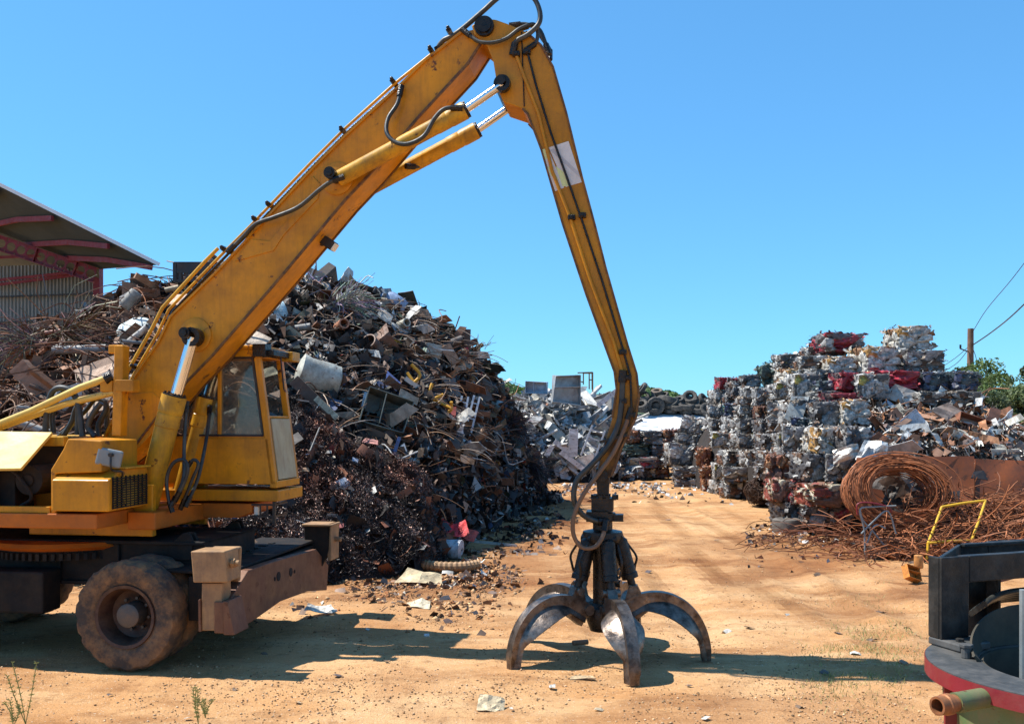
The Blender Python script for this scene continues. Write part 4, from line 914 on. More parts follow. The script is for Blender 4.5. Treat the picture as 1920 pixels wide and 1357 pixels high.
feat('flanged_pipe', PIPES[3], 640, 610, 36, (.42,.18,.10), 'thick rust orange pipe with its open end to the yard', 'pipe', R(8), yaw=R(-62), sc=(1,1))
feat('flanged_pipe', PIPES[3], 755, 608, 30, (.42,.40,.33), 'pale grey pipe stub on the heap below the blue shell', 'pipe', R(10), yaw=R(-50), sc=(1,1))
feat('pipe', PIPES[1], 560, 615, 46, (.20,.20,.19), 'dull grey pipe lying across the heap near the boom', 'pipe', R(8), sc=(1.6,1.6))
feat('panel', FLAT[2], 868, 661, 24, (.62,.03,.05), 'bright red folded panel on the right shoulder of the heap', 'panel', R(10), pitch=-.3)
feat('channel_post', BEAMS[2], 871, 638, 42, (.13,.08,.06), 'upright brown steel channel standing out of the heap', 'post', R(88), sc=(2.2,3.2))
feat('panel', FLAT[1], 722, 592, 30, (.60,.60,.56), 'white boxed panel tilted on the heap below the crest', 'panel', R(-35), pitch=-.2)
feat('cabinet', CABS[1], 723, 775, 84, (.13,.15,.13), 'dark green grey metal cabinet lying tilted in the heap', 'cabinet', R(-22), yaw=.3, pitch=-.3)
feat('board', BEAMS[3], 612, 765, 56, (.55,.52,.38), 'cream painted board sloping down the heap beside the cab', 'board', R(-43), sc=(1,1.3))
feat('board', BEAMS[3], 585, 745, 95, (.12,.07,.05), 'long dark brown beam sloping down beside the cream board', 'beam', R(-44), sc=(2,1.5))
feat('strip', BEAMS[3], 681, 765, 62, (.32,.45,.58), 'light blue strip standing upright beside the dark cabinet', 'strip', R(78), sc=(1,.9))
feat('bar', BEAMS[3], 743, 838, 40, (.10,.17,.36), 'blue metal bar sticking up at the turnings edge', 'bar', R(72), sc=(1,1.1))
feat('panel', FLAT[3], 695, 827, 32, (.62,.25,.20), 'salmon pink panel on the edge of the turnings', 'panel', R(-12), pitch=-.6)
feat('panel', FLAT[1], 789, 848, 18, (.45,.28,.15), 'small tan panel standing in the heap', 'panel', R(80))
feat('panel', FLAT[0], 502, 698, 40, (.55,.46,.30), 'cream sheet seen through the cab front', 'panel', R(20), pitch=-.4)
feat('panel', FLAT[2], 462, 640, 76, (.50,.40,.30), 'large tan sheet on the heap above the cab roof', 'sheet', R(-30), pitch=-.7)
feat('bent_plate', SH[2], 60, 715, 62, (.42,.24,.15), 'wide rust brown plate leaning in the left heap', 'plate', R(-48), pitch=-.3)
feat('beam', BEAMS[2], 62, 720, 95, (.36,.20,.13), 'broad tan steel channel sloping down at the left edge', 'beam', R(-48), sc=(2.5,2.2))
feat('panel', FLAT[1], 188, 695, 78, (.46,.29,.19), 'large tan board on the heap beside the yellow post', 'board', R(25), pitch=-.5)
feat('panel', FLAT[0], 190, 755, 84, (.44,.30,.20), 'tan board lying under the yellow stay tubes', 'board', R(28), pitch=-.5)
feat('pipe', PIPES[1], 150, 655, 100, (.25,.25,.25), 'long grey pipe lying level in the left heap', 'pipe', R(2), sc=(.9,.9))
feat('pipe', PIPES[1], 118, 650, 100, (.33,.33,.31), 'grey pipe rising to the right across the left heap', 'pipe', R(25), sc=(1,1))
feat('pipe', PIPES[2], 35, 660, 30, (.50,.48,.42), 'short pale pipe end at the left edge of the heap', 'pipe', R(10), yaw=-.5, sc=(.8,.8))
feat('pipe', PIPES[2], 100, 622, 30, (.30,.12,.08), 'short rusty pipe near the shed wall', 'pipe', R(8), sc=(.8,.8))
feat('strut', BEAMS[4], 103, 652, 36, (.48,.24,.17), 'short tan square post upright in the left heap', 'post', R(90), sc=(1.4,1.4))
feat('strut', BEAMS[4], 157, 685, 60, (.22,.15,.10), 'brown square post leaning behind the hoses', 'post', R(78), sc=(1.4,1.6))
feat('panel', FLAT[0], 345, 562, 66, (.48,.29,.17), 'orange tan board on the crest left of the boom', 'board', R(-2), pitch=-.7)
feat('board', BEAMS[3], 290, 588, 60, (.44,.28,.16), 'tan plank jutting out behind the pale green hood', 'plank', R(-14), sc=(1,1))
feat('ribbed_hose', PIPES[2], 330, 540, 40, (.35,.28,.18), 'tan rolled sheet on the crest near the black truck bed', 'sheet', R(12), sc=(.8,.8))
# black perforated bed on the crest
e = at(366, 514, 19.6); b0 = empty('truck_bed', e, 'black steel truck bed with square holes, upside down on the crest', 'truck bed')
mb = MB(); mb.box((0,0,.20), (.76,.4,.05)).box((-.36,0,0), (.07,.42,.40)); mb.box((.05,-.2,.09), (.72,.03,.20))
mb.build('bed_rail', M['black'], b0)
mb = MB()
for k in range(5): mb.box((-.25+.14*k,-.19,-.07), (.05,.03,.16))
mb.box((.02,-.19,-.17), (.7,.04,.05)); mb.build('bed_slats', M['black'], b0)
# ladder-like white frames
def ladder(px, py, D, wpx, hpx, roll, col, label, cat='frame', rungs=5, name='ladder', r=.02, sides=2):
    p = at(px, py, D); e = empty(name, p, label, cat); wm_, hm_ = wpx*D/F, hpx*D/F; e.rotation_euler = (R(-12), -roll, 0)
    m = material(name+'_paint', col, .5, 0, var=.1, dirt=(.2,.14,.1), dirt_amt=.3)
    for s in (-1, 1): MB().bar((s*wm_/2,0,-hm_/2), (s*wm_/2,0,hm_/2), r*2.2, r*2).build('rail', m, e)
    for k in range(rungs): z = -hm_/2 + hm_*(k+.5)/rungs; MB().bar((-wm_/2,0,z), (wm_/2,0,z), r*1.4).build('rung', m, e)
    return e
h = heap_hit(868, 790)
ladder(864, 790, h.y-.25, 12, 98, R(-9), (.60,.62,.66), 'white metal frame standing upright in the heap, nearer the wheel rim', 'frame', 4)
ladder(884, 785, h.y-.15, 11, 90, R(-13), (.58,.60,.64), 'white metal frame just right of the other white frame', 'frame', 3)
# wheel rim
h = heap_hit(852, 808); rm = MB().lathe([(.14,-.09),(.26,-.09),(.30,-.13),(.33,-.13),(.30,-.08),(.29,.08),(.33,.13),(.30,.13),(.26,.05),(.1,.03)], (0,0,0), 'z', 28).mesh('wheel_rim', M['scrap'], 30)
put('wheel_rim', rm, (h.x, h.y-.3, h.z+.05), .72, (R(12), R(8), 0), (.52,.55,.60), 'white wheel rim lying in the heap below the yellow tube frame', 'wheel rim')
# yellow tube frame
e = empty('tube_frame', at(800, 745, heap_hit(800, 745).y-.3), 'tangled yellow tube frame in the middle of the heap', 'tube frame')
ym = material('tube_yellow', (.55,.27,.02), .45, 0, var=.15, dirt=(.2,.1,.05), dirt_amt=.3); s = h.y/F
for A in ([(-35,45,0),(-10,10,.1),(15,-5,0),(45,-20,.1)], [(-25,-22,0),(10,-28,.1),(42,-25,0),(45,-8,.1)], [(-30,20,.1),(-12,40,0),(-28,60,0)], [(-5,-28,0),(0,-5,.1),(10,25,0)], [(5,-25,0),(12,-5,.1),(30,5,0)]):
    MB().tube(spline([(a*s, -c, b*s) for a, b, c in A], 4), .035, 8).build('tube', ym, e, smooth=50)
feat('panel', FLAT[3], 748, 645, 30, (.60,.35,.02), 'small yellow bracket plate on the upper heap', 'plate', R(-25))
# spiky bundle of wires on the crest
def wire_bundle(name, p, n, ln, dirv, spread, col, label, r=.006, seed=1, crv=1.0):
    rs = random.Random(seed); mb = MB(); dv = Vector(dirv).normalized()
    for _ in range(n):
        d = (dv + Vector((rs.gauss(0, spread), rs.gauss(0, spread), rs.gauss(0, spread)))).normalized(); q = Vector(p)*0 + Vector((rs.gauss(0,.1), rs.gauss(0,.1), rs.gauss(0,.06)))
        l = ln*rs.uniform(.5, 1.1); k_ = Vector((rs.gauss(0,.12), rs.gauss(0,.12), rs.gauss(0,.12)-.08))*l*crv; mb.tube([q, q+d*l*.35-k_*.2, q+d*l*.7+k_*.3, q+d*l+k_*1.6], r, 3, False, col=tuple(v*rs.uniform(.6,1.3) for v in col))
    o = mb.build(name, M['frag']); o.location = p; tag(o, label, 'wire bundle'); return o
wire_bundle('wire_bundle', at(628, 578, heap_hit(640, 575).y-.4), 260, .9, (.8,-.3,.25), .35, (.28,.28,.29), 'spray of stiff grey wires fanning out below the heap crest')
wire_bundle('wire_bundle', at(618, 568, heap_hit(618, 570).y-.3), 160, .35, (-.2,-.5,.7), .8, (.12,.06,.04), 'brown bristly wire clump left of the grey wire spray', seed=3)
wire_bundle('wire_bundle', at(893, 655, 24), 16, .45, (.6,-.2,.5), .6, (.10,.08,.07), 'thin dark wires sticking out of the heap right shoulder', seed=4)
wire_bundle('wire_bundle', at(120, 625, 18.5), 110, 1.4, (.9,-.2,.05), .6, (.16,.09,.06), 'tangle of long rusty wires in front of the shed wall', .008, seed=5)
wire_bundle('wire_bundle', at(60, 640, 18), 80, 1.2, (-.6,-.3,.0), .7, (.16,.09,.06), 'rusty wire spray at the far left of the heap', .008, seed=6)
wire_bundle('wire_bundle', at(590, 530, 22), 14, .4, (.1,-.2,.9), .7, (.3,.3,.3), 'few thin wires standing up from the crest beside the boom', .008, seed=8)
# long wires poking out of the shaded right end of the heap
wire_bundle('wire_bundle', at(985, 870, 27), 240, .9, (.5,-.2,-.25), .7, (.07,.05,.05), 'dark hanging wires on the shaded right end of the heap', .007, seed=9)
wire_bundle('wire_bundle', at(950, 800, 26), 200, .9, (.6,-.3,.1), .7, (.07,.05,.05), 'dark wire tangle above the shaded foot of the heap', .007, seed=10)

# ---- heap of dark steel turnings in front
TDT = interp([(380,930),(470,760),(545,745),(600,775),(650,825),(700,845),(760,865),(800,890),(830,935),(850,1000),(870,1060)])
def turn_pts(n, lift):
    out = []
    while len(out) < n:
        px = rs.uniform(400, 865); D0 = HD0(px)-.6; D = rs.uniform(D0, D0+5.5)
        z = thz(px, D)
        if z is None or z < .02: continue
        py = HY-(z-CH)*F/D
        if py < TDT(px): continue
        out.append(((px-CX)/F*D, D, z+rs.uniform(-.04, lift)))
    return np.array(out)
def thz(px, D):
    D0 = HD0(px)-.6
    if px > 780: D0 += (px-780)*.002
    t = (D-D0)
    if t < 0: return -.1
    x = (px-CX)/F*D
    z = 0.95*t**.92 + .30*mnoise.noise(Vector((x*.9, D*.9, 8))) + .20*mnoise.noise(Vector((x*2.3, D*2.3, 2))) + .08*mnoise.noise(Vector((x*6, D*6, 3)))
    lim = CH + (HY-TDT(px)+4)*D/F
    return min(z*min(1, max(0, (880-px)/110))**.8, lim)
mound('turnings_heap', list(range(396, 880, 5)), list(np.linspace(0, 1, 40)), lambda p, D: thz(p, D)-.03 if thz(p, D) is not None else 0, lambda p: HD0(p)-.6, lambda p: HD0(p)+5, material('turnings_core', (.022,.013,.010), .7, .2, var=.5, nscale=5, bump=1, bscale=20), 'matted core of the dark steel turnings heap beside the cab', 'turnings heap')
def curls(name, P, rs, label, cat, size, pal):
    n = len(P); sv = np.array([mnoise.noise(Vector(p)*1.3)*.9+mnoise.noise(Vector(p)*3.5)*.6 for p in P]); a, b = rot_frames(n, rs); c = np.cross(a, b); s = (rs.uniform(.4, 1.2, n)*size)[:, None]; w_ = s*rs.uniform(.05, .13, n)[:, None]
    V = []; K = 4
    for i in range(K):
        q = i/(K-1)*rs.uniform(1.5, 3.6, (n, 1))*.9; V.append(P + a*s*np.sin(q)*.5 + b*s*(1-np.cos(q))*.5 + c*w_*.5); V.append(P + a*s*np.sin(q)*.5 + b*s*(1-np.cos(q))*.5 - c*w_*.5)
    V = np.stack(V, 1).reshape(-1, 3); k = np.arange(n)*2*K
    Fq = np.concatenate([np.stack([k+2*i, k+2*i+2, k+2*i+3, k+2*i+1], 1) for i in range(K-1)])
    pa = np.array(pal); C = pa[rs.randint(len(pal), size=n)]*rs.uniform(.5, 1.4, (n, 1))*np.clip(.75+1.1*sv, .2, 2)[:, None]; rd = np.clip(np.array([mnoise.noise(Vector(p)*.8+Vector((7,7,7))) for p in P])*2.2+.2, 0, 1)[:, None]; C = C*(1+rd*np.array([[.55,.05,-.15]])); C = np.concatenate([C]*(K-1))
    return tag(link(name, arr_mesh(name, V, Fq, C, M['turnings'])), label, cat, kind='stuff')
curls('turnings', turn_pts(90000, .09), rs, 'curly brown black steel turnings spilling down beside the cab', 'turnings', .075, [(.12,.06,.045),(.07,.04,.033),(.16,.10,.085),(.05,.035,.03),(.17,.14,.13)])
random.seed(5)
for px, py, wpx, col, lab, rl in ((645,905,24,(.60,.62,.66),'small grey white card lying on the turnings',-40),(640,985,10,(.4,.1,.1),'tiny red can on the lower turnings',10),(658,918,16,(.55,.58,.60),'thin pale strip just below the grey white card',-30),(622,858,15,(.55,.5,.4),'crumpled cream paper scrap on the turnings',20),(666,862,12,(.45,.5,.6),'pale blue scrap high on the turnings',-20),(572,880,18,(.38,.22,.12),'short tan wood block beside the cab corner',0)):
    D = 15.2; 
    for dd in np.arange(HD0(px)-.6, HD0(px)+5, .05):
        z = thz(px, dd)
        if HY-(z-CH)*F/dd <= py: D = dd; break
    p = at(px, py, D-.12); put('scrap_piece', random.choice(FLAT), p, wpx*D/F, (R(-30), R(-rl), 0), col, lab, 'scrap piece')

fragments('turnings_fragments', turn_pts(1000, .12), PALD+[(.22,.08,.04,5)], rs, 'larger torn bits half buried in the steel turnings', 'scrap', .03, .16, M['frag'], .6)
# ------------------------------------------------------------------ bales
PALS = {
 'A': [(.55,.55,.54,4),(.34,.345,.35,5),(.78,.76,.72,2),(.11,.11,.11,5),(.35,.28,.22,1.5),(.28,.13,.07,1),(.50,.42,.10,.3)],
 'B': [(.10,.10,.11,4),(.22,.22,.23,4),(.40,.40,.40,2),(.20,.12,.08,2),(.6,.6,.58,.8)],
 'C': [(.36,.13,.05,5),(.26,.09,.05,4),(.16,.07,.05,2),(.45,.22,.10,2),(.4,.38,.34,.6)],
 'D': [(.40,.03,.05,3),(.12,.11,.13,5),(.25,.24,.25,2),(.50,.48,.46,1)],
 'E': [(.78,.74,.66,5),(.55,.30,.08,2.2),(.62,.60,.56,3),(.30,.15,.07,1.3),(.25,.24,.22,1)],
 'F': [(.06,.10,.12,4),(.10,.12,.22,3),(.20,.22,.26,2),(.42,.44,.46,1)],
 'G': [(.05,.10,.08,5),(.09,.14,.12,3),(.25,.27,.25,1)],
 'R': [(.52,.03,.06,8),(.35,.03,.05,5),(.6,.55,.5,.6),(.15,.1,.1,1)],
 'Y': [(.50,.40,.20,2),(.40,.09,.06,3),(.26,.13,.08,4),(.55,.50,.38,2),(.12,.09,.08,4)],
}
def bale_mesh(seed, pal):
    rsb = np.random.RandomState(seed); K = 38; sd = rsb.uniform(-.55, .55, (K, 3)); 
    ax = rsb.randint(3, size=K); sd[np.arange(K), ax] = np.sign(rsb.uniform(-1, 1, K))*.52
    n = 19; V = []; Fq = []
    for d in range(3):
        for s in (-1, 1):
            b = len(V)
            for i in range(n+1):
                for j in range(n+1):
                    p = [0, 0, 0]; p[d] = s*.5; p[(d+1) % 3] = i/n-.5; p[(d+2) % 3] = j/n-.5; V.append(p)
            for i in range(n):
                for j in range(n):
                    q = (b+i*(n+1)+j, b+(i+1)*(n+1)+j, b+(i+1)*(n+1)+j+1, b+i*(n+1)+j+1); Fq.append(q if s > 0 else q[::-1])
    V = np.array(V, float)
    dist = np.linalg.norm(V[:, None, :]-sd[None], axis=2)*rsb.uniform(.8, 1.25, K)[None]; o = np.sort(dist, 1); f = o[:, 1]-o[:, 0]; cell = dist.argmin(1)
    off = rsb.uniform(-.06, .05, K)[cell]; tilt = rsb.normal(size=(K, 3))*.24
    off = off + ((V-sd[cell])*tilt[cell]).sum(1)
    crease = -.11*np.clip(1-f/.06, 0, 1)
    nz = np.array([mnoise.noise(Vector(v*4.5)+Vector((seed, 0, 0)))*.04 - abs(mnoise.noise(Vector(v*6)+Vector((0, seed, 0))))*.10 - abs(mnoise.noise(Vector(v*13)+Vector((seed, seed, 0))))*.05 + .04 for v in V])
    r = np.max(np.abs(V), 1); nrm = V/np.linalg.norm(V, axis=1)[:, None]
    edge = (np.sort(np.abs(V), 1)[:, 1] > .46)*-.05
    V2 = V + nrm*(off+crease+nz+edge)[:, None]
    V2 += np.array([[mnoise.noise(Vector(v*2.2)+Vector((3, seed, 7))), mnoise.noise(Vector(v*2.2)+Vector((seed, 3, 1))), mnoise.noise(Vector(v*2.2)+Vector((1, 1, seed)))] for v in V])*.05
    lim = .475 + rsb.uniform(-.012, .012, V2.shape); V2 = np.where(np.abs(V2) > lim, np.sign(V2)*(lim+(np.abs(V2)-lim)*.18), V2)
    pa = np.array([p[:3] for p in PALS[pal]]); wt = np.array([p[3] for p in PALS[pal]], float); wt /= wt.sum(); cc = pa[rsb.choice(len(pa), K, p=wt)]
    Fq = np.array(Fq); fc = cell[Fq[:, 0]]; C = cc[fc]*rsb.uniform(.8, 1.15, (len(Fq), 1))
    # torn shreds standing off the faces
    m = 190; a, b = rot_frames(m, rsb); P = rsb.uniform(-.52, .52, (m, 3)); axp = rsb.randint(3, size=m); P[np.arange(m), axp] = np.sign(rsb.uniform(-1, 1, m))*rsb.uniform(.44, .56, m)
    s = rsb.uniform(.02, .10, m)[:, None]; w_ = s*np.where(rsb.rand(m) < .5, rsb.uniform(.08, .2, m), rsb.uniform(.4, .9, m))[:, None]; c = np.cross(a, b)
    VV = np.stack([P-a*s-b*w_, P+c*s*.3-b*w_, P+a*s-b*w_, P+a*s+b*w_, P+c*s*.3+b*w_, P-a*s+b*w_], 1).reshape(-1, 3); k = np.arange(m)*6+len(V2)
    F2 = np.concatenate([np.stack([k, k+1, k+4, k+5], 1), np.stack([k+1, k+2, k+3, k+4], 1)])
    C2 = pa[rsb.choice(len(pa), m, p=wt)]*rsb.uniform(.6, 1.2, (m, 1)); C2 = np.concatenate([C2, C2])
    me = arr_mesh('bale', np.concatenate([V2, VV]), np.concatenate([Fq, F2]), np.concatenate([C, C2]), M['bale']); return me
BALE = {k: [bale_mesh(100+7*i+ord(k), k) for i in range({'A':6,'B':3,'C':3,'E':3}.get(k, 2))] for k in PALS}
BD = interp([(1150,38.5),(1240,38),(1255,36.5),(1300,34),(1345,31),(1390,28.5),(1440,25.5),(1470,21.5),(1520,20.2),(1600,19.5),(1920,19)])
def bale(x0, y0, x1, y1, pal, label=None, D=None, tone=1.0, tilt=0, deep=None):
    px, py = (x0+x1)/2, (y0+y1)/2
    if D is None: D = BD(px) + max(0, 860-y1)*.032
    w_, h_ = (x1-x0)*D/F, (y1-y0)*D/F; dp = deep or min(1.3, max(.8, w_*.9))
    if pal in 'RY' or (label and pal == 'D'): D -= .35
    p = at(px, py, D+dp/2*.6); 
    row = 'bottom' if y1 > 905 else ('lower' if y1 > 850 else ('middle' if y1 > 790 else ('upper' if y1 > 730 else 'top')))
    side = 'left end' if px < 1345 else ('left part' if px < 1400 else ('centre left' if px < 1440 else ('centre' if px < 1500 else 'right part')))
    names = {'A':'grey','B':'dark','C':'rusty','D':'red and black','E':'white and orange','F':'dark blue','G':'dark green','R':'red','Y':'yellow and red'}
    tn_ = 'pale ' if tone > 1 else ('dull ' if tone < .85 else '')
    wd_ = 'wide ' if w_ > 1.6 else ('narrow ' if w_ < .95 else '')
    lab = label or 'crushed %s%s%s bale, %s rows, %s of the stack' % (wd_, tn_, names[pal], row, side) if py < 1e9 else ''
    return put('scrap_bale', random.choice(BALE[pal]), p, (w_*.98, dp, h_*.98), (U(-.06,.06), R(tilt)+U(-.07,.07), U(-.3,.3)), (tone,)*3, lab, 'scrap bale', None if label else 'crushed bales of the big stack')
z1_ = lambda u, v: (1240+u/3.99, 620+v/3.99)
def bz(u0, v0, u1, v1, *a, **k): bale(*z1_(u0, v0), *z1_(u1, v1), *a, **k)
z2_ = lambda u, v: (1220+u/2.743, 580+v/2.743)
def by(u0, v0, u1, v1, *a, **k): bale(*z2_(u0, v0), *z2_(u1, v1), *a, **k)
z3_ = lambda u, v: (920+u/4.364, 660+v/4.364)
def bw(u0, v0, u1, v1, *a, **k): bale(*z3_(u0, v0), *z3_(u1, v1), *a, D=38.6, **k)
random.seed(31)
# left tower of the stack
bz(95,1095,285,1200,'B','dark crushed bale at the foot of the leftmost tower'); bz(85,1010,290,1098,'B','dark flat bale second from the ground in the leftmost tower')
bz(28,835,262,1010,'A','pale grey ragged bale third from the ground in the leftmost tower'); bz(105,765,285,850,'A','grey bale with a smooth side under the tilted block',tone=.8); bz(150,645,320,775,'A','tilted pale grey block on top of the leftmost tower',tilt=18)
bz(300,1095,395,1205,'C','rust orange bale at the ground beside the leftmost tower'); bz(290,1000,400,1095,'C','twisted rust bale second from the ground beside the leftmost tower'); bz(262,870,375,1000,'C','upright rust orange bale left of the grey blocks')
bz(375,1110,452,1230,'A'); bz(450,1130,640,1250,'A','large pale grey block at the ground beside the wire ball'); bz(385,985,458,1110,'A'); bz(455,1015,690,1130,'A','pale grey block with crossed ridges above the lowest grey block')
bz(600,890,735,1010,'A','grey bulging block right of the yellow streaked bale'); bz(440,890,600,1012,'A','grey bale streaked with yellow left of the bulging block'); bz(370,755,530,878,'A'); bz(530,770,710,882,'A',tone=.85)
bz(535,655,700,770,'A','smooth rounded grey block high above the yellow streaked bale'); bz(465,640,540,765,'A'); bz(330,655,462,748,'A'); bz(345,550,455,655,'A','pale smooth grey block beside the tyre heap'); bz(470,540,590,650,'F'); bz(580,580,700,655,'A',tone=.9); bz(368,440,470,550,'A'); bz(470,470,600,545,'A',tone=.8)
bz(600,425,810,540,'A','broad grey bale with rounded edges under the green wrapped one'); bz(412,350,500,440,'R','red and white bale at the left end of the top row'); bz(490,350,600,440,'D'); bz(590,330,735,430,'B'); bz(735,240,900,410,'G','dark green plastic wrapped bale leaning on the slope',tilt=-25)
bz(850,175,1010,290,'A','white silvery bale on the left shoulder of the stack',tone=1.1); bz(880,290,1105,400,'E'); bz(815,395,1010,520,'A'); bz(1010,390,1125,482,'A'); bz(1120,372,1300,500,'F','purple blue crushed bale in the middle of the stack'); bz(1010,190,1240,292,'A'); bz(1100,290,1300,380,'A',tone=.8)
bz(1150,30,1470,180,'D','black and red torn bale crowning the left peak'); bz(1220,200,1440,345,'E'); bz(1060,120,1190,200,'A')
bz(790,530,960,660,'A'); bz(960,540,1120,640,'E',tone=.8); bz(700,560,790,660,'C',tone=.6); bz(800,660,960,765,'B'); bz(960,650,1130,750,'F'); bz(710,660,800,770,'B'); bz(720,770,850,900,'B'); bz(850,760,960,880,'A',tone=.7); bz(735,900,870,1020,'B'); bz(700,1010,800,1110,'B')
bz(870,870,960,960,'A',tone=.8)
by(1225,92,1420,220,'E','white and orange ragged bale on the very top of the stack'); by(1255,208,1475,325,'A','pale crushed bale directly under the topmost bale'); by(1040,195,1250,340,'E','white bale with an orange rust crust left of the peak'); by(1120,318,1350,408,'R','crimson red bale under the pale bales near the peak'); by(1345,322,1500,425,'F','navy blue bale beside the crimson bale'); by(1500,322,1650,425,'F','navy blue bale at the right end of the stack row')
by(940,330,1050,425,'R','bright red strapped bale in the middle of the stack'); by(1050,330,1130,420,'B'); by(820,420,960,470,'A'); by(890,430,1040,520,'R',tone=.6); by(1350,425,1500,500,'A',tone=.7); by(1500,425,1660,500,'A',tone=.6)
# front, near the coil
by(590,740,720,870,'C','rust and cream shredded bale at the near corner of the stack',D=21.5); by(600,870,700,985,'Y','torn brown and cream bale below the near corner',D=21); by(640,985,760,1100,'B',D=20.6); by(700,750,830,880,'A','silvery torn bale in the front row above the dark one',D=21.8); by(830,750,960,880,'A',D=21.6); by(960,770,1075,885,'B',D=21.3)
by(770,890,1030,1010,'Y','yellow and red cloth draped bale left of the wire coil',D=20.0); by(770,1000,900,1110,'B',D=19.8); by(900,1000,1030,1100,'D',D=19.8); by(685,885,775,1000,'D','dark bale with a red bumper beside the cloth draped one',D=20.8); by(960,880,1060,960,'B',D=20.9)
for i_, (x0_, y0_, x1_, y1_, pl_) in enumerate(((1380,742,1428,778,'A'),(1366,716,1412,746,'B'),(1412,728,1446,762,'A'),(1468,748,1520,800,'A'),(1520,752,1572,800,'B'),(1572,750,1625,798,'E'),(1466,798,1515,850,'A'),(1515,800,1566,850,'E'),(1566,798,1618,850,'B'),(1440,846,1490,900,'A'),(1490,848,1545,902,'B'),(1545,850,1600,900,'A'),(1480,700,1530,750,'A'),(1600,700,1660,752,'A'))): bale(x0_, y0_, x1_, y1_, pl_)
# wall of bales under the white trailer
for k, (u0,v0,u1,v1,pl,lb) in enumerate(((1100,640,1210,745,'C','rust orange bale left under the white trailer'),(1215,645,1395,755,'A','silvery wire bale under the middle of the trailer'),(1395,632,1560,745,'C','rust brown bale with hoops under the right of the trailer'),(1060,750,1300,850,'G','dark green flat bale in the second row under the trailer'),(1300,755,1450,850,'B',None),(1030,850,1190,932,'A','white crumpled bale in the third row under the trailer'),(1220,850,1370,945,'D','red faced bale in the third row under the trailer'),(1030,930,1130,1025,'C',None),(1130,930,1230,1025,'C',None),(1350,950,1460,1030,'C',None),(1370,850,1450,945,'B',None),(1230,945,1350,1030,'B',None),(1185,850,1225,935,'B',None))):
    bw(u0,v0,u1,v1,pl,lb)
dup_ = {}
for o in [o for o in COL.objects if o.name.startswith('scrap_bale')]: dup_.setdefault(o['label'], []).append(o)
for lb_, L_ in dup_.items():
    if len(L_) > 1:
        L_.sort(key=lambda o: o.location.x/o.location.y)
        for i, o in enumerate(L_): o['label'] = lb_ + ', ' + ('leftmost' if i == 0 else ('rightmost' if i == len(L_)-1 else ('second from left', 'third from left', 'fourth from left', 'fifth from left', 'sixth from left')[i-1])) + ' one'
# core of the stack
RSI = interp([(1240,850),(1300,800),(1340,745),(1380,735),(1450,705),(1520,675),(1560,655),(1620,660),(1680,650),(1750,680),(1820,725),(1880,760),(1960,800),(2100,830)])
def core(px, D):
    d0 = BD(px)+.75
    if D <= d0: return 0
    py = 860-(D-d0)/.032; z = min(CH+(HY-py)*D/F, (CH+(HY-RSI(px))*(BD(px)+5)/F) - .75)
    t = max(0, 1-max(0, D-d0-9)/3); return max(0, z*min(1, (D-d0)/.25))*t + .15*mnoise.noise(Vector((px*.05, D, 1)))
mound('bale_stack_core', list(range(1262, 2100, 10)), list(np.linspace(0, 1, 60)), core, lambda p: BD(p)+.7, lambda p: BD(p)+13, M['mound'], 'packed dark scrap between the stacked bales', 'scrap')

# ---- loose sheet and strip scrap sloping down in front of the stack
LD0 = interp([(1400,23.0),(1480,22.6),(1560,22.0),(1615,21.4),(1645,19.6),(1760,19.2),(1920,18.9),(2100,18.8)])
LD1 = interp([(1400,26),(1560,25.5),(1760,24.4),(1920,22),(2100,21.5)])
LZ0 = interp([(1420,860),(1500,845),(1600,845),(1700,858),(1920,865),(2100,868)])
LSI = interp([(1420,830),(1480,790),(1560,765),(1640,735),(1720,722),(1800,730),(1850,760),(1900,805),(1960,820),(2100,830)])
def loose(px, D):
    t = (D-LD0(px))/(LD1(px)-LD0(px)); za = CH+(HY-LZ0(px))*LD0(px)/F; zb_ = CH+(HY-LSI(px))*LD1(px)/F
    if t < 0: return max(0, za*(1+t*5)) 
    if t > 1: return zb_*max(.3, 1-(t-1))
    x = (px-CX)/F*D
    return za+(zb_-za)*t**.9 + .15*mnoise.noise(Vector((x*1.2, D*1.2, 4)))
mound('loose_scrap_core', list(range(1470, 2110, 8)), list(np.linspace(-.01, 1, 40)) + [1.1, 1.3], loose, LD0, LD1, M['mound'], 'dark mass under the loose sheet scrap on the right', 'scrap heap')
def gen_pts(fn, d0, d1, n, p0, p1, t0, t1, lift):
    out = []
    for _ in range(n):
        px = rs.uniform(p0, p1); t = rs.uniform(t0, t1); D = d0(px)+(d1(px)-d0(px))*t
        out.append(((px-CX)/F*D, D, fn(px, D)+rs.uniform(-.06, lift)))
    return np.array(out)
PALR = [(.24,.11,.06,3),(.34,.15,.06,2),(.10,.06,.05,4),(.45,.43,.40,2.5),(.66,.64,.60,1.6),(.05,.045,.04,5)]
fragments('loose_fragments', gen_pts(loose, LD0, LD1, 9000, 1470, 2050, -.05, 1.0, .15), PALR, rs, 'small rusty and pale fragments among the loose sheet scrap', 'scrap', .03, .16, M['frag'], .7)
random.seed(77)
WHT = [(.66,.66,.64),(.55,.57,.58),(.72,.70,.62),(.50,.55,.62)]; ORG = [(.42,.17,.07),(.50,.24,.12),(.30,.12,.06)]
KR = [('sheet', SH, .25, .6, WHT*2+ORG+DARKS[:2], 'flat', 2.2), ('sheet', SHM, .3, .6, WHT, 'flat', 1.2), ('strip', STRIP, .6, 1.5, WHT*2+ORG, 'long', 5), ('rod', RODS, .7, 2.0, ORG+BROWN, 'long', 4), ('beam', BEAMS[:4], .4, 1.0, ORG+BROWN, 'long', 2), ('panel', FLAT, .3, .6, WHT+ORG, 'flat', 1.6)]
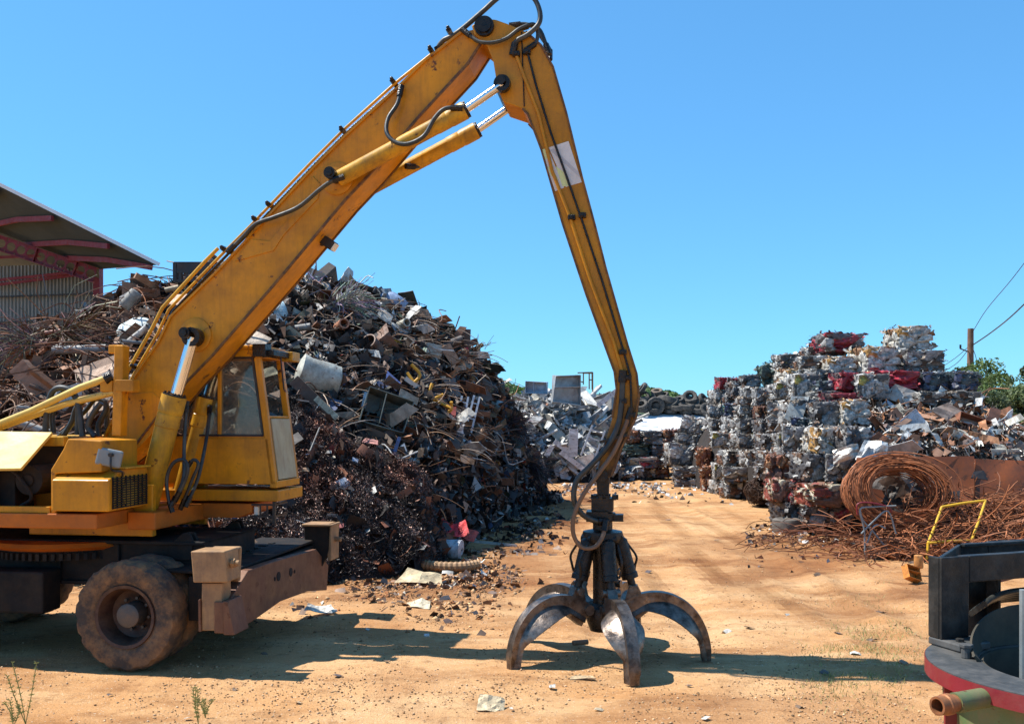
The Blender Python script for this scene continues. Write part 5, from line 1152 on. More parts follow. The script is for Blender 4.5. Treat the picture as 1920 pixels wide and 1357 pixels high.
scatter(230, 1475, 1960, .0, 1.02, KR, 'the loose heap under the bales', loose, LD0, LD1, lift=.15)
def lfeat(name, me, px, py, wpx, col, label, cat, roll=0, D=None, yaw=0, pitch=-.3, sc=None):
    D = D or 20.0
    if D == 20.0:
        for dd in np.arange(LD0(px), LD1(px), .08):
            if HY-(loose(px, dd)-CH)*F/dd <= py: D = dd-.3; break
    s = wpx*D/F; m = Matrix.Rotation(yaw, 3, 'Z') @ Matrix.Rotation(pitch, 3, 'X') @ Matrix.Rotation(-roll, 3, 'Y')
    return put(name, me, at(px, py, D), (s, s, s) if sc is None else (s, s*sc[0], s*sc[1]), m.to_euler(), col, label, cat)
lfeat('sheet', FLAT[0], 1493, 768, 70, (.40,.42,.40), 'large plain grey sheet leaning on the middle of the bale stack', 'sheet', R(68), D=22.6)
lfeat('corrugated_sheet', FLUTE[0], 1563, 822, 34, (.55,.62,.80), 'pale blue and white fluted panel in the loose scrap', 'panel', R(4))
lfeat('bent_sheet', FLAT[3], 1715, 750, 110, (.42,.38,.34), 'long grey curved sheet across the top of the loose scrap', 'sheet', R(-24))
lfeat('bent_sheet', FLAT[3], 1820, 800, 150, (.40,.30,.24), 'long tan grey sheet sloping down to the right edge', 'sheet', R(-38), sc=(1,.7))
lfeat('sheet', SHM[1], 1775, 745, 44, (.66,.70,.72), 'bright white blue sheet on the upper right loose scrap', 'sheet', R(-30))
lfeat('sheet', FLAT[1], 1600, 778, 26, (.66,.54,.34), 'cream rectangular sheet in the upper loose scrap', 'sheet', R(70))
lfeat('plate', FLAT[3], 1735, 785, 66, (.50,.22,.10), 'orange primed plate with a pointed end in the loose scrap', 'plate', R(10))
lfeat('plate', FLAT[3], 1745, 798, 54, (.46,.20,.09), 'second orange primed plate crossing below the pointed one', 'plate', R(-24), sc=(1,.6))
lfeat('strip', STRIP[1], 1660, 848, 120, (.50,.48,.47), 'wide grey strip lying along the top of the rusty plate', 'strip', R(8), D=19.0)
lfeat('sheet', SHM[3], 1640, 845, 56, (.72,.70,.66), 'white torn sheet above the rusty wire coil', 'sheet', R(-12), D=18.9)
lfeat('sheet', SHM[4], 1590, 848, 50, (.70,.64,.56), 'cream white torn sheet left above the wire coil', 'sheet', R(14), D=19.1)
lfeat('strip', STRIP[3], 1765, 835, 60, (.55,.53,.50), 'grey bent strip hanging in the right loose scrap', 'strip', R(-62))
lfeat('strip', STRIP[5], 1690, 822, 44, (.60,.60,.58), 'light bent strip standing in the loose scrap', 'strip', R(55))
lfeat('panel', FLAT[0], 1550, 785, 34, (.50,.30,.28), 'dull pink grey panel at the left of the loose scrap', 'panel', R(82))
lfeat('panel', FLAT[3], 1555, 781, 26, (.62,.05,.06), 'small bright red panel in the loose scrap', 'panel', R(0))
lfeat('rust_box', CABS[2], 1822, 805, 56, (.28,.11,.06), 'rusty open box among the loose scrap at the right', 'box', R(-20))
lfeat('metal_sheet', FLAT[3], 1880, 800, 56, (.72,.76,.70), 'pale greenish white panel at the right edge behind the scrap', 'panel', R(-8), D=22.3)
# bales and bits further right behind
for a in ((1860,815,1900,850,'A',22.5), (1895,815,1950,860,'E',21.5)): bale(*a[:4], a[4], 'pale crushed bale near the right edge of the photo, %s' % ('left one' if a[0] < 1880 else 'right one'), D=a[5])

# ---- rusty plate trough
e = empty('rusty_skip', at(1770, 900, 18.6), 'long rust brown steel skip side behind the wire coil', 'skip')
def Pq(px, py, D): return at(px, py, D) - Vector(e.location)
for A, nm in (((1606,858,1826,855,940,950), 'side_plate'), ((1828,860,2030,868,950,960), 'side_plate')):
    x0, ya, x1, yb, yc, yd = A; G = []
    for i in range(9):
        u = i/8; px = x0+(x1-x0)*u; row = []
        for j in range(5):
            v = j/4; py = (ya+(yb-ya)*u)*(1-v)+(yc+(yd-yc)*u)*v
            row.append(Pq(px, py, 18.6 - .35*v + .10*mnoise.noise(Vector((px*.02, v*2, 1))) + (.04 if x0 > 1800 else 0)))
        G.append(row)
    MB().slab(G, .025).build(nm, M['rustplate'], e, smooth=40)
MB().slab([[Pq(1826,884,18.25), Pq(1820,896,18.15)], [Pq(1844,882,18.25), Pq(1852,900,18.15)]], .02).build('tear_shade', M['black'], e)  # black slab laid on the side plate stands for shade in a tear
MB().slab([[Pq(1760,925,17.7), Pq(1762,948,17.5)], [Pq(1800,920,17.7), Pq(1798,945,17.5)]], .02).build('torn_flap', M['black'], e)

# ---- coil of rusty wire
cpos = at(1685, 922, 17.3)
rsr = random.Random(4); turns = []
mb = MB()
for k in range(85):
    a0 = rsr.uniform(0, 6.28); rr = rsr.uniform(.44, .86); yo = rsr.uniform(-.28, .28); tx, tz_ = rsr.gauss(0, .05), rsr.gauss(0, .05)
    tone = rsr.uniform(.55, 1.6); P = []
    for i in range(26):
        q = a0 + i/26*math.tau; r_ = rr*(1+.03*math.sin(3*q+k)); P.append(Vector((r_*math.cos(q)*1.08, yo+tx*math.cos(q)*4*r_, r_*math.sin(q)*.78 + tz_*0)))
    mb.tube(P, .0085, 3, False, col=(tone, tone*.95, tone*.9), closed=True)
coil = mb.build('wire_coil', M['wire']); coil.location = cpos + Vector((0, 0, -.02)); coil.rotation_euler = (R(-18), R(3), R(-8)); coil.scale = (1.09, 1.0, 1.12)
tag(coil, 'large round coil of rusty orange wire leaning on the skip', 'wire coil')
for i, (px, py, wd_, rl, c) in enumerate(((1690,905,60,20,(.10,.06,.04)),(1668,930,44,60,(.05,.045,.04)),(1715,930,50,-30,(.14,.06,.03)),(1690,945,60,5,(.04,.035,.03)),(1705,895,36,-60,(.32,.30,.27)),(1660,905,40,-20,(.05,.04,.035)),(1728,905,46,35,(.05,.04,.035)))):  # mostly dark sheets added to darken the open middle of the coil
    lfeat('scrap_piece', SH[i+2], px, py, wd_, c, '%s scrap piece inside the wire coil, %s' % (('dark brown','blackish','rust brown','black','pale grey','brownish black','soot black')[i], ('upper middle','lower left','lower right','bottom','top right','left side','right side')[i]), 'scrap piece', R(rl), D=17.75+.05*i)
# tangle of rusty wire in front
def tangle(name, n, fpos, r, rs_, label, lmin, lmax, col=(1,1,1), up=.25, curl=.8):
    mb = MB()
    for _ in range(n):
        p = fpos(rs_); az = rs_.uniform(0, 6.28); L_ = rs_.uniform(lmin, lmax); P = [p]; d = Vector((math.cos(az), math.sin(az)*.5, rs_.uniform(-.1, up))).normalized(); kz = rs_.gauss(0, curl)
        for i in range(6):
            q = P[-1] + d*L_/6; 
            if q.z < .02: q.z = .02; d.z = abs(d.z)*.5
            P.append(q); d = (Matrix.Rotation(kz*.3, 3, rs_.choice('YXZ')) @ d + Vector((0, 0, -.12))).normalized()
        t = rs_.uniform(.5, 1.5); mb.tube(P, r, 3, False, col=tuple(c*t for c in col))
    return tag(mb.build(name, M['wire']), label, 'wire tangle', kind='stuff')
def twh(px, D): return max(.05, 1.0*min(1, max(0, (D-15.5)/1.9))*min(1, max(.05, (px-1530)/180)))
mound('wire_tangle_filler', list(range(1600, 2100, 10)), list(np.linspace(0, 1, 16)), lambda p, D: (twh(p, D)*.6)*min(1, (p-1600)/60) - .06, lambda p: 16.1, lambda p: 18.0, material('wire_gap_dark', (.035,.016,.009), .95, var=.5, nscale=6, bump=1, bscale=12), 'added dark mound closing the gaps inside the rusty wire tangle', 'wire tangle', .5)  # dark mound added under the wires so the gaps between them read dark
def wpos(q):
    px = q.triangular(1560, 2080, 1850); D = q.uniform(15.9, 18.0); hmax = twh(px, D)
    return Vector(((px-CX)/F*D, D, q.uniform(.02, hmax)))
tangle('wire_tangle', 1500, wpos, .0095, random.Random(8), 'mass of tangled rusty reinforcing wire in front of the coil', .4, 1.2, up=.5, curl=1.3)
def wpos2(q):
    px = q.uniform(1440, 1700); D = q.uniform(17.2, 19.3); return Vector(((px-CX)/F*D, D, q.uniform(.02, .35)))
tangle('wire_tangle', 140, wpos2, .0065, random.Random(9), 'thin dark wires trailing from the bales onto the dirt', .4, 1.1, (.55,.5,.5))
def hpos(p0, p1, t0, t1, lift):
    def f(q):
        px = q.uniform(p0, p1); D = HD0(px)+(HD1(px)-HD0(px))*q.uniform(t0, t1); return Vector(((px-CX)/F*D, D, heap(px, D)+q.uniform(-.02, lift)))
    return f
tangle('wire_tangle', 900, hpos(-200, 420, .1, 1.03, .06), .012, random.Random(31), 'tangle of thin rusty bars all over the heap by the boom foot', .5, 2.2, (.75,.85,1.0), up=.3, curl=.25)
tangle('wire_tangle', 1200, hpos(430, 960, .15, 1.0, .06), .008, random.Random(32), 'thin dark rods and wires tangled through the heap behind the cab', .2, 1.0, (.5,.75,1.0), up=.2, curl=.8)
tangle('wire_tangle', 350, hpos(560, 900, .3, 1.0, .16), .009, random.Random(33), 'pale thin strips and wires in the heap behind the cab', .3, 1.1, (1.5,3.4,7.5), up=.3, curl=.5)
# ball of thin wire
cb_ = on_ground(1415, 945); mb = MB(); q = random.Random(12)
for _ in range(230):
    P = []; ax = Vector((q.gauss(0,1), q.gauss(0,1), q.gauss(0,1))).normalized(); u = ax.orthogonal().normalized(); v = ax.cross(u); r_ = q.uniform(.2, .43); o_ = ax*q.uniform(-.2, .2)
    t0 = q.uniform(0, 6)
    for i in range(9): a = t0+i*.5; P.append(o_ + (u*math.cos(a)+v*math.sin(a))*r_*(1+.1*math.sin(5*a)))
    c = q.uniform(.3, .8); mb.tube(P, .008, 3, False, col=(c*.5, c*.75, c*1.3))
o = mb.build('wire_ball', M['wire']); o.location = (cb_.x, cb_.y-.6, .40); o.scale = (1.05,1,.95); tag(o, 'round ball of dark thin wire at the foot of the bales', 'wire ball')
# yellow bent frame
yf = material('frame_yellow', (.62,.36,.02), .4, 0, var=.12, nscale=8, dirt=(.25,.13,.05), dirt_amt=.5, rust=.15)
e = empty('yellow_tube_frame', on_ground(1790, 1045), 'bent yellow four sided tube frame standing in the rusty wire', 'frame')
def Pe(px, py, D): return at(px, py, D) - Vector(e.location)
c4 = [Pe(1737,1048,15.9), Pe(1740,1018,15.95), Pe(1766,950,16.4), Pe(1848,938,16.5), Pe(1822,1012,16.0)]
for a, b in ((0,1),(1,2),(2,3),(3,4),(1,4)): MB().tube([c4[a], (c4[a]+c4[b])/2+Vector((.01,0,.012)), c4[b]], .024, 8).build('frame_tube', yf, e, smooth=50)
# grey branchy frame
e = empty('bent_rods', on_ground(1640, 1040), 'grey and red bent rod frame leaning in front of the coil', 'frame')
for A, c in (([(1622,1040),(1620,990),(1612,955),(1640,950),(1680,948)],'mirror'), ([(1615,1000),(1640,975),(1665,958),(1680,1000)],'mirror'), ([(1608,965),(1608,945),(1630,942),(1665,950),(1672,960)],'redpaint'), ([(1625,1020),(1640,985),(1660,990)],'mirror'), ([(1612,955),(1618,975),(1640,1000),(1668,1035)],'mirror')):
    MB().tube(spline([at(a, b, 16.3)-Vector(e.location) for a, b in A], 4), .015, 6).build('rod', M[c], e, smooth=50)
g = on_ground(1475, 998); o = put('tyre', TYRES[0], (g.x, g.y, .15), 1.0, (R(90), 0, 0), (3.2,3,2.8), 'dusty grey tyre lying flat on the dirt by the bales', 'tyre'); o.scale = (.62,.9,.62)

# ------------------------------------------------------------------ white trailer with tyres on its roof
e = empty('trailer', at(1250, 880, 41.5), 'long white trailer body behind the small bale wall', 'trailer')
def Pt(px, py, D): return at(px, py, D) - Vector(e.location)
x0, x1 = Pt(1120,775,40.5).x, Pt(1345,775,40.5).x; zt_, zm, zb_ = Pt(0,776,42.6).z, Pt(0,807,40.5).z, Pt(0,828,40.5).z
mb = MB(); mb.add([(x0,-1.3,zm),(x1,-1.3,zm),(x1,1.1,zt_),(x0,1.1,zt_),(x0,2.6,zt_),(x1,2.6,zt_),(x0,2.6,zm),(x1,2.6,zm)], [(0,1,2,3),(3,2,5,4),(4,5,7,6),(0,3,4,6),(1,7,5,2),(0,6,7,1)])
mb.build('roof_panel', M['white'], e, bevel=.02)
mb = MB(); box_l(mb, x0+.05, x1-.05, -1.0, 1.5, -Vector(e.location).z+.4, zm-.003); mb.build('body', M['mirror'], e, bevel=.02)
mb = MB()
for k in range(4): mb.cyl((x0+1+1.4*k,-.9,-e.location.z+.45), (x0+1+1.4*k,-.6,-e.location.z+.45), .45, 18)
mb.build('wheels', M['black'], e)
random.seed(41)
z4_ = lambda u, v: (920+u/4.364, 660+v/4.364)
tl = [(1350,440,75,0,90),(1255,365,50,20,70),(1240,300,60,60,50),(1370,365,60,-20,50),(1360,325,50,10,25),(1480,420,60,25,35),(1525,450,60,0,15),(1470,480,60,0,8),(1630,370,62,10,60),(1640,395,60,12,20),(1590,440,65,-8,18),(1600,480,60,0,10),(1740,385,55,-40,60),(1740,430,60,10,50),(1700,470,60,0,20),(1540,390,45,15,30),(1425,350,35,30,40),(1230,430,60,15,40),(1240,470,50,0,15),(1290,485,40,0,10),(985,390,55,30,50),(1000,440,50,0,60),(960,460,55,30,30),(1000,500,50,-20,40),(1160,420,60,10,40),(1770,470,60,0,60),(1440,390,50,15,30),(1330,470,50,0,12),(1120,480,50,0,20),(1090,420,55,20,50),(1050,470,55,-10,30),(1130,340,50,0,40)]
tlab = {0:'tyre standing open towards the yard in the heap on the trailer', 8:'large tyre on the right high point of the tyre heap', 12:'tyre tilted steeply at the right end of the tyre heap', 4:'dusty tan topped tyre on the crest of the tyre heap', 1:'small tyre leaning open beside the arm'}
for i, (u, v, rpx, roll, ti) in enumerate(tl):
    px, py = z4_(u, v); D = 42.4 + (0 if v > 400 else .5) + U(-.2,.2); r_ = rpx/4.364*D/F
    lab = tlab.get(i, 'black scrap tyre in the heap on the white trailer')
    put('tyre', random.choice(TYRES), at(px, py, D), (r_/.5*1.0,)*3, (R(ti-90), R(-roll)*.5, R(-roll)), (1.2,1.15,1.1) if i != 4 else (4,3,2.2), lab, 'tyre', None if i in tlab else 'scrap tyres heaped on the trailer')
for i in range(26):
    D = 43.1+U(-.5,.4); px = U(1195,1330); py = U(752,772)
    put('tyre', random.choice(TYRES), at(px, py, D), U(.9,1.15), (R(U(60,100)), U(-.4,.4), U(-1,1)), (1,1,1), 'black scrap tyre in the heap on the white trailer', 'tyre', 'scrap tyres heaped on the trailer')

# ------------------------------------------------------------------ heap of pale aluminium scrap
AD0 = interp([(950,36),(1000,37),(1180,38)]); AD1 = interp([(950,41.5),(1180,42)])
ASI = interp([(940,800),(965,760),(985,745),(1040,745),(1090,748),(1120,755),(1150,770),(1180,800),(1215,880)])
def alu(px, D):
    t = (D-AD0(px))/(AD1(px)-AD0(px)); zc_ = CH+(HY-ASI(px))*AD1(px)/F
    if t < 0: return 0
    return zc_*min(1, t)**.6 + .2*mnoise.noise(Vector((px*.03, D, 2))) if t <= 1 else zc_*(1-(t-1)*.8)
mound('aluminium_heap_core', list(range(930, 1218, 6)), list(np.linspace(0, 1, 24))+[1.2,1.5], alu, AD0, AD1, M['mound'], 'dark gaps and core of the pale aluminium scrap heap', 'scrap heap', 5)
PALA = [(.50,.50,.50,4),(.72,.71,.70,2),(.1,.1,.1,4),(.40,.40,.40,3),(.2,.2,.2,2),(.5,.42,.3,1),(.3,.15,.1,.4)]
fragments('aluminium_fragments', gen_pts(alu, AD0, AD1, 3000, 960, 1200, 0, 1, .2), PALA, rs, 'small bright pieces between the aluminium scrap', 'scrap', .08, .35, M['frag'], .35)
random.seed(51)
ALU = [(.52,.52,.51),(.38,.38,.38),(.62,.61,.58),(.22,.22,.22),(.45,.42,.36)]
KA = [('sheet', SHM, .5, 1.3, ALU, 'flat', 3.2), ('panel', FLAT, .4, 1.0, ALU, 'flat', 2), ('strip', STRIP, 1, 2.2, ALU, 'long', 4.5), ('beam', BEAMS, .9, 2.6, ALU, 'long', 5), ('cabinet', CABM, .5, 1.1, ALU, 'x', 2)]
scatter(230, 965, 1185, 0, 1.05, KA, 'the pale aluminium heap', alu, AD0, AD1, lift=.3)
o = put('cabinet', CABM[0], at(1062, 730, 39.5), (1.15,.9,1.5), (R(4), R(3), R(12)), (.44,.46,.48), 'tall grey steel cabinet standing on top of the aluminium heap', 'cabinet')
put('cabinet', CABM[3], at(1006, 727, 40), (.95,.9,.62), (0, R(3), R(-10)), (.45,.55,.68), 'pale blue metal box on the left top of the aluminium heap', 'box')
e = empty('shelf_frame', at(1096, 712, 40), 'open square tube frame beside the grey cabinet on the heap', 'frame')
for a, b in (((-.3,0,.3),(.35,0,.32)), ((.35,0,.32),(.35,0,-.5)), ((.2,0,.3),(.2,0,-.4)), ((-.05,0,.3),(-.05,0,-.2)), ((.2,0,0),(.35,0,0)), ((-.05,.3,.3),(.35,.3,.3)), ((.35,.3,.3),(.35,.3,-.4)), ((-.3,0,-.05),(-.05,0,-.1))): MB().bar(a, b, .05).build('tube', M['pad'], e)
ladder(1112, 830, 37.5, 26, 62, R(-22), (.5,.5,.5), 'pale two railed ladder leaning on the aluminium heap left of the arm', 'ladder', 4, 'ladder', .03)
for px, py, w_, rl, lb in ((1058,840,46,-35,'long pale aluminium channel pointing down right'),(1075,865,60,-37,'longest white aluminium profile low on the heap'),(1075,830,52,88,'wide flat grey strip hanging upright in the aluminium heap'),(1140,745,50,38,'thin bright tube rising to the right behind the arm'),(1030,845,24,60,'short pale box section standing near the heap foot')):
    put('profile', BEAMS[2 if 'channel' in lb else 3], at(px, py, 37.3), (w_*37.3/F, 2.0, 2.4 if 'wide' in lb else 1.3), (0, R(-rl), 0), (.66,.66,.66), lb, 'profile')

# ------------------------------------------------------------------ shed
e = empty('shed', at(180, 700, 32), 'open steel shed with grey sheeting and dark red frame at the left edge', 'shed'); eo = Vector(e.location)
def Ps(px, py, D): return at(px, py, D) - eo
# back wall, corrugated, in three bands
nb = 3
for k in range(nb):
    G = []
    for i in range(121):
        u = i/120; px = -220 + 402*u; row = []
        for v in (0, 1):
            ya = (500, 557, 605)[k]; yb = (557, 605, 690)[k]
            py = ya + (yb-ya)*v + (14 - 28*u)*.5; row.append(Ps(px, py, 32.4 + .12*k + (.03 if i % 2 else -.03)))
        G.append(row)
    MB().slab(G, .01).build('wall_sheet', M['shedsheet'], e)
MB().bar(Ps(184,502,32), Ps(184,720,32), .22, .3).build('post', M['shedred'], e)
# castellated rafter: flanges, web strips and round holes as ring gaps
def rafter(p0, p1, h, nh, nm='rafter'):
    p0, p1 = Vector(p0), Vector(p1); d = p1-p0; L_ = d.length; mb = MB(); ang = math.atan2(d.z, d.x)
    T = Matrix.Translation(p0) @ Matrix.Rotation(-ang, 4, 'Y')
    sub = MB(); sub.box((L_/2,0,h/2), (L_,.2,.03)).box((L_/2,0,-h/2), (L_,.2,.03))
    c = L_/nh
    for k in range(nh):
        xc = (k+.5)*c; r_ = h*.30; hw, hh = c/2, h/2-.015; ring = []; outer = []
        for a in range(16):
            q = a*math.tau/16+math.tau/32; ring.append((xc+r_*math.cos(q), 0, r_*math.sin(q))); m_ = max(abs(math.cos(q))/hw, abs(math.sin(q))/hh); outer.append((xc+math.cos(q)/m_, 0, math.sin(q)/m_))
        for y in (-.008, .008):
            vs = [(x, y, z) for x, _, z in ring+outer]; sub.add(vs, [(a, (a+1) % 16, 16+(a+1) % 16, 16+a) for a in range(16)])
        if k % 4 == 3: sub.box(((k+1)*c,0,0), (.03,.18,h-.03))
    sub.v = [tuple(T @ Vector(v)) for v in sub.v]; return sub.build(nm, M['shedred'], e)
rafter(Ps(-230,378,29.6), Ps(184,518,29.8), .46, 22)
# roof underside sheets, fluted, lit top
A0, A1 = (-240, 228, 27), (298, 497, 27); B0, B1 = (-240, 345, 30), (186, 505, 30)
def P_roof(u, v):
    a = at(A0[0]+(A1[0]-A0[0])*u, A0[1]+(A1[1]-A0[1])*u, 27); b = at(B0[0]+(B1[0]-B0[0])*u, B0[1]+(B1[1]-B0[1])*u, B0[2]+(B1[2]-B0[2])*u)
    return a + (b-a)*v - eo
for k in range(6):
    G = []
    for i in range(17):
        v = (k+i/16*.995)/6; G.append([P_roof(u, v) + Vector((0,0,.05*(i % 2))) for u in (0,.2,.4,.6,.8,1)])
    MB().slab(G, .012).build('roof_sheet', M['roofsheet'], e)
for (ya, yb) in ((557,0),(605,0)):
    MB().bar(Ps(-220, ya+7, 32.3), Ps(182, ya-7, 32.3), .04, .05).build('wall_rail', M['black'], e)
G = [[Ps(-240,345,30), Ps(-240,440,46)], [Ps(186,505,30), Ps(186,600,46)]]
MB().slab(G, .03).build('rear_roof', M['roofsheet'], e)
MB().bar(P_roof(0,-.005)+Vector((0,0,.02)), P_roof(1,-.005)+Vector((0,0,.02)), .06, .10).build('gutter_trim', M['white'], e)
for u in (.25, .44, .632, .828, .978):
    P = [P_roof(u-.16, .98)+Vector((0,0,-.14)), P_roof(u-.07, .45)+Vector((0,0,-.10)), P_roof(u, .02)+Vector((0,0,-.16))]
    for a, b in zip(P, P[1:]): MB().bar(a, b, .09, .15).build('purlin', M['shedred'], e)
for A in (((-200,545,32),(185,506,31.9)), ((-200,558,32.1),(170,512,32)), ((-200,492,31.9),(100,478,31.9))):
    MB().bar(Ps(*A[0]), Ps(*A[1]), .07, .09).build('tie_bar', M['shedred'], e)
# ------------------------------------------------------------------ pole, wires, trees
p = at(1818, 700, 46); pt = at(1820, 616, 46); e = empty('utility_pole', (p.x, 46, 0), 'brown wooden utility pole behind the trees at the right', 'pole')
MB().tube([(0,0,-.1), (.02,0,3), (.05,0,pt.z)], [.19,.17,.14], 12).build('pole_shaft', M['wood'], e, smooth=50)
MB().cyl((-.5,-.1,pt.z-1.0), (-.1,-.1,pt.z-1.15), .03, 6).cyl((-.5,-.1,pt.z-1.0), (-.5,-.1,pt.z-.8), .05, 8).build('insulator', M['grease'], e)
for A, lab in ((((1822,625,46),(1850,580,44),(1900,520,40),(1960,440,37)), 'thin wire rising steeply from the pole top'), (((1822,648,46),(1860,622,44),(1905,585,40),(1990,500,36)), 'heavier cable rising to the right from the pole'), (((1816,650,46),(1790,672,47),(1755,695,50)), 'upper cable running down left from the pole'), (((1816,655,46),(1795,680,47),(1770,696,49)), 'lower cable running down left from the pole'), (((1823,650,46),(1830,670,46),(1833,690,46)), 'short stay wire beside the pole')):
    tag(MB().tube(spline([at(*q) for q in A], 5), .03 if 'heavier' in lab else .016, 5).build('power_line', M['rubber'], smooth=50), lab, 'cable')
def tree(px, pyt, pyb, D, wpx, label, mat, seed, n=5200, group=None):
    q = np.random.RandomState(seed); top_ = at(px, pyt, D); H = top_.z; W = wpx*D/F/2; e = empty('broadleaf_tree', (top_.x, D, 0), label, 'tree', group)
    mb = MB(); mb.tube([(0,0,-.1),(.05,0,H*.3),(.0,.1,H*.6)], [.16,.12,.06], 8)
    cl = []
    for k in range(26):
        th = q.uniform(0, 6.28); zz = q.uniform(.18, .93)*H; rr = W*.85*math.sqrt(max(.05, 1-((zz/H-.5)/.55)**2))*q.uniform(.3, 1); c = np.array([rr*math.cos(th), rr*math.sin(th), zz]); cl.append((c, q.uniform(.16, .32)*W*1.6, q.uniform(.65, 1.4)))
        if k < 14: mb.tube([(0,0,max(.3, zz*.5)), tuple(c*.6+np.array([0,0,zz*.25])), tuple(c)], [.05,.035,.015], 5)
    mb.build('trunk', M['bark'], e, smooth=50)
    V = []; Fq = []; C = []
    idx = q.randint(len(cl), size=n); d = q.normal(size=(n, 3)); d /= np.linalg.norm(d, axis=1)[:, None]; rad = q.uniform(.55, 1.05, n)**.6
    cen = np.array([c[0] for c in cl])[idx]; rr = np.array([c[1] for c in cl])[idx]*rad; P = cen + d*rr[:, None]*np.array([1,1,.8])
    a, b = rot_frames(n, q); s = q.uniform(.05, .11, n)[:, None]; 
    V = np.stack([P-a*s, P-b*s*.5, P+a*s, P+b*s*.5], 1).reshape(-1, 3); k = np.arange(n)*4; Fq = np.stack([k, k+1, k+2, k+3], 1)
    C = np.array([c[2] for c in cl])[idx][:, None]*q.uniform(.7, 1.3, (n, 1))*np.array([[1,1,1]])
    link('crown', arr_mesh('crown', V, Fq, C, mat), e); return e
tree(1832, 676, 810, 40, 150, 'bushy green tree directly behind the utility pole', M['leaf'], 1, 9000)
tree(1888, 688, 810, 37, 135, 'green tree at the right between the pole and photo edge', M['leaf'], 2, 9000)
tree(1930, 672, 810, 34, 100, 'grey green narrow tree cut by the right photo edge', M['leaf2'], 3, 8000)
tree(1862, 730, 810, 33, 110, 'low rounded shrub in front of the two green trees', M['leaf2'], 4, 6000)
tree(1990, 700, 800, 42, 150, 'broad green tree outside the right edge of the row', M['leaf'], 5, 5000)

# ------------------------------------------------------------------ drum with black frame in the right foreground
DCx, DCy, DZ = 2.94, 4.79, 1.14
e = empty('cable_drum', (DCx, DCy, 0), 'green round vessel with red rim and black lifting frame in the right foreground', 'drum')
Ro, Ri = .75, .485
def PF(px, py, D): return at(px, py, D) - Vector(e.location)
MB().lathe([(Ri,DZ-.02),(Ro,DZ-.02),(Ro,DZ),(Ri,DZ)], (0,0,0), 'z', 96).build('flange', M['greytop'], e, smooth=30)
MB().lathe([(Ro-.03,DZ-.085),(Ro+.004,DZ-.085),(Ro+.004,DZ-.004),(Ro-.03,DZ-.022)], (0,0,0), 'z', 96).build('red_rim', M['redpaint'], e, smooth=30)
MB().lathe([(Ri-.02,.02),(Ro-.16,.02),(Ro-.11,.5),(Ro-.08,DZ-.087),(Ri-.02,DZ-.022)], (0,0,0), 'z', 72).build('green_body', M['greenpaint'], e, smooth=30)
MB().lathe([(.001,.3),(Ri-.03,.3),(Ri-.003,DZ-.01),(Ri-.02,DZ-.01),(Ri-.06,.32),(.001,.32)], (0,0,0), 'z', 72).build('inner_wall', M['vessel'], e, smooth=30)
G = []
for i in range(41):
    a = R(8+160*i/40); h_ = .01+.21*math.sin(a)**1.6; G.append([Vector(((Ri+.01+.03*j)*math.cos(a), (Ri+.01+.03*j)*math.sin(a), DZ+.002+h_*j)) for j in (0, 1)])
MB().slab(G, .012).build('raised_back_wall', M['vessel'], e, smooth=40)
for k in range(6):
    q = k*math.tau/6+.02; MB().bar(((Ro-.07)*math.cos(q),(Ro-.07)*math.sin(q),.05), ((Ro-.05)*math.cos(q),(Ro-.05)*math.sin(q),DZ-.09), .015, .06, (math.cos(q),math.sin(q),0)).build('rib', M['redpaint'], e)
def rimp(deg, r_=.61): q = R(deg); return Vector((r_*math.cos(q), r_*math.sin(q), DZ))
for p_ in (PF(1812,1250,4.98), rimp(262), rimp(300)):
    p = Vector((p_.x, p_.y, DZ)); b = MB(); b.cyl(p, p+Vector((0,0,.055)), .027, 12).cyl(p+Vector((0,0,.055)), p+Vector((0,0,.075)), .036, 6); b.build('flange_bolt', M['greytop'], e, bevel=.004)
# black portal frame of channel section, turned a little away
Rz = Matrix.Rotation(R(20), 3, 'Z'); q0 = PF(1747, 1203, 5.2); org = Vector((q0.x+.055, q0.y, 0)); zT = PF(1763,1045,5.2).z
def FB(mb, x0, x1, y0, y1, z0, z1):
    c = Vector(((x0+x1)/2, (y0+y1)/2, (z0+z1)/2)); mb.box(org + Rz @ c, (x1-x0, y1-y0, z1-z0), Rz)
z0_ = DZ+.045; wd = .20; Lw = 1.5; bh = .15
mb = MB(); FB(mb, 0, wd, 0, .02, z0_, zT); FB(mb, 0, .02, .021, .10, z0_, zT-.002); FB(mb, wd-.02, wd, .021, .14, z0_, zT-bh); mb.build('frame_leg', M['blackpaint'], e, bevel=.006)
mb = MB(); FB(mb, .566, .80, .43, .45, .0, zT-.01); FB(mb, .78, .80, .33, .429, .0, zT-bh); mb.build('frame_leg', M['blackpaint'], e, bevel=.006)
mb = MB(); FB(mb, wd+.002, Lw, 0, .02, zT-bh, zT); FB(mb, wd-.02, Lw, .021, .07, zT-.02, zT-.003); mb.build('frame_crossbar', M['blackpaint'], e, bevel=.006)
mb = MB(); FB(mb, .802, Lw, .43, .45, zT-.12, zT+.004); FB(mb, .57, Lw, .39, .429, zT-.02, zT+.002); mb.build('frame_crossbar', M['blackpaint'], e, bevel=.006)
mb = MB(); mb.bar(org+Rz @ Vector((.01,.03,zT-.07)), org+Rz @ Vector((.566,.43,zT-.07)), .02, .13); mb.build('frame_end_plate', M['blackpaint'], e, bevel=.004)
mb = MB(); FB(mb, .5, Lw, .072, .38, zT-.10, zT-.085); mb.build('frame_web', M['blackpaint'], e, bevel=.004)
mb = MB(); FB(mb, .55, .75, .15, .25, zT-.084, zT-.05); mb.build('frame_tab', M['greytop'], e, bevel=.004)
